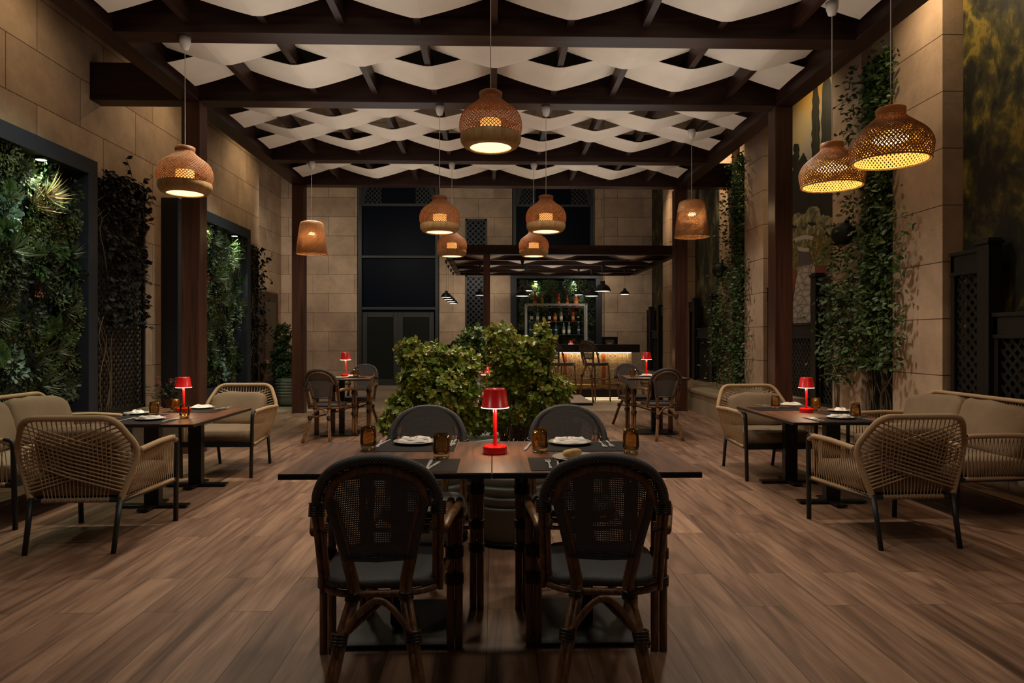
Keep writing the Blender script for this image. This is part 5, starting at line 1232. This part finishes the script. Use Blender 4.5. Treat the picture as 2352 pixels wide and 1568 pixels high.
def bush(label, blobs, base, mat, n, seed, L=.038, W=.030, name='shrub', cat='shrub', nst=14, low=.62):
    rr = random.Random(seed); t = thing(name, label, cat); b = MB(); tot = sum(r[3]**2 for r in blobs); cen = []
    for (x, y, z, r, sz) in blobs:
        m = int(n/6*r*r/tot)
        for i in range(m):
            d = Vector((rr.gauss(0, 1), rr.gauss(0, 1), rr.gauss(0, 1))).normalized(); q = Vector((x, y, z))+Vector((d.x*r, d.y*r, d.z*sz))*(rr.uniform(.5, 1.0)**.5 if rr.random() < .86 else rr.uniform(1.0, 1.22))
            ax = (Vector((d.x, d.y, d.z*.6+.7))).normalized(); a = ax.orthogonal().normalized(); e = ax.cross(a); k0 = rr.uniform(0, 6)
            for k in range(6):                                      # whorl of leaves
                ang = k0+k*2.4; dd = (a*math.cos(ang)+e*math.sin(ang))*(.9 if k < 5 else .4)+ax*(.5 if k < 5 else .9); b.leaf(q+ax*.006*k, dd, ax, L*rr.uniform(.7, 1.15), W*rr.uniform(.8, 1.1), .35, .62)
    b.build('foliage', mat, t, smooth=True); b = MB()
    for k in range(nst):
        x, y, z, r, sz = rr.choice(blobs); e = Vector((x+rr.uniform(-.6, .6)*r, y+rr.uniform(-.5, .5)*r, z)); s = Vector(base)+Vector((rr.uniform(-.1, .1), rr.uniform(-.1, .1), 0)); m = s.lerp(e, .5)+Vector((rr.uniform(-.04, .04), rr.uniform(-.04, .04), .05)); b.tube(smooth_path([s, m, e], 5), .007, 5, rf=lambda t: 1-.5*t)
    b.build('stems', STEM, t, smooth=True); return t
def blobs_px(lst, Y0): 
    out = []
    for (px, py, rx, ry, dy) in lst: q = at(px, py, Y0+dy); s = (Y0+dy)/F; out.append((q.x, q.y, q.z, rx*s*.86, ry*s*.86))
    return out
B1 = blobs_px([(950, 820, 34, 38, 0), (1000, 845, 45, 50, .05), (1060, 850, 38, 45, .1), (960, 885, 40, 50, -.05), (1020, 905, 60, 55, -.05), (935, 945, 32, 35, -.1), (905, 975, 28, 30, -.1), (990, 960, 60, 40, 0), (1060, 920, 38, 50, .1), (1075, 975, 36, 30, .1), (918, 935, 22, 24, 0)], 4.25)
bush('yellow-green leafy shrub, wider one behind the planted side chair', B1, (-.40, 4.36, .5), LBUSH, 8800, 51)
B2 = blobs_px([(1152, 785, 32, 36, 0), (1165, 830, 36, 32, 0), (1205, 815, 36, 34, .05), (1247, 790, 26, 42, 0), (1232, 850, 36, 40, 0), (1180, 880, 50, 34, .08), (1245, 905, 40, 42, 0), (1265, 950, 36, 36, 0), (1195, 945, 54, 36, .1), (1135, 960, 36, 44, .12), (1290, 900, 18, 30, 0), (1140, 895, 24, 32, .1)], 4.25)
bush('yellow-green leafy shrub, taller one towards the bar stools', B2, (.10, 4.33, .5), LBUSH, 7400, 52, nst=30)
B3 = blobs_px([(1088, 775, 20, 22, 0), (1075, 800, 24, 24, 0), (1105, 800, 20, 26, 0), (1088, 830, 26, 26, 0)], 5.05)
bush('darker green shrub sprig seen between the two yellow-green bushes', B3, (-.12, 5.0, .55), m_leaf('mid_green_leaves', [srgb(50, 74, 30), srgb(80, 104, 44), srgb(110, 130, 60)], .35), 900, 53, nst=6)
pot('grey ribbed pot hidden behind the two bushes', (-.13, 4.95, 0), .2, .6)
q = fl(654, 934); pot('grey ribbed pot in the far corner beside the glass doors wall', (q.x, q.y+.28, 0), .27, .52); qx, qy = q.x, q.y+.28
B4 = blobs_px([(650, 770, 18, 28, 0), (648, 810, 22, 30, 0), (655, 845, 28, 30, 0), (660, 870, 28, 20, 0), (640, 835, 18, 30, 0)], qy)
bush('dark green shrub in the far corner pot', B4, (qx, qy, .5), m_leaf('shade_green_leaves', [srgb(50, 76, 44), srgb(74, 100, 60), srgb(98, 122, 80)], .5), 2600, 54, L=.07, W=.045, nst=8)
# geraniums on the ledges
def flowers(label, loc, r, seed):
    rr = random.Random(seed); t = thing('potted_geranium', label, 'flower', loc); b = MB(); b.lathe([(.001, 0), (.06, 0), (.085, .13), (.08, .13), (.07, .11), (.001, .11)], 20); b.build('pot_body', plain('terracotta', srgb(96, 56, 40), .8), t)
    b = MB()
    for i in range(130): d = Vector((rr.gauss(0, 1), rr.gauss(0, 1), rr.uniform(0, 1.3))); p = Vector((d.x*r*.4, d.y*r*.4, .13+d.z*r*.6)); b.leaf(p, d, (0, 0, 1), .05, .045, .2)
    b.build('foliage', LDARK, t, smooth=True)
    for k in range(5):
        c = Vector((rr.uniform(-r, r)*.7, rr.uniform(-r, r)*.7, .13+r*rr.uniform(.5, 1.3))); b = MB()
        for i in range(26): d = Vector((rr.gauss(0, 1), rr.gauss(0, 1), rr.gauss(0, 1))).normalized(); b.leaf(c+d*.018, d, (0, 0, 1), .016, .016, .1)
        b.tube([(c.x*.3, c.y*.3, .15), tuple(c)], .003, 4); b.build('blossom', LPINK, t, smooth=True)
flowers('pink geranium on the planter ledge behind the planted lounge table', (-4.1, 8.7, .38), .22, 1)
b = MB(); b.box(-4.42, -4.1, 12.0, 12.95, 0, .5); tag(b.build('planter_box', CHAR), 'dark planter box at the end of the stone wall', 'planter')
flowers('small geranium at the end of the stone wall before the far corner', (-4.2, 12.6, .5), .22, 2)
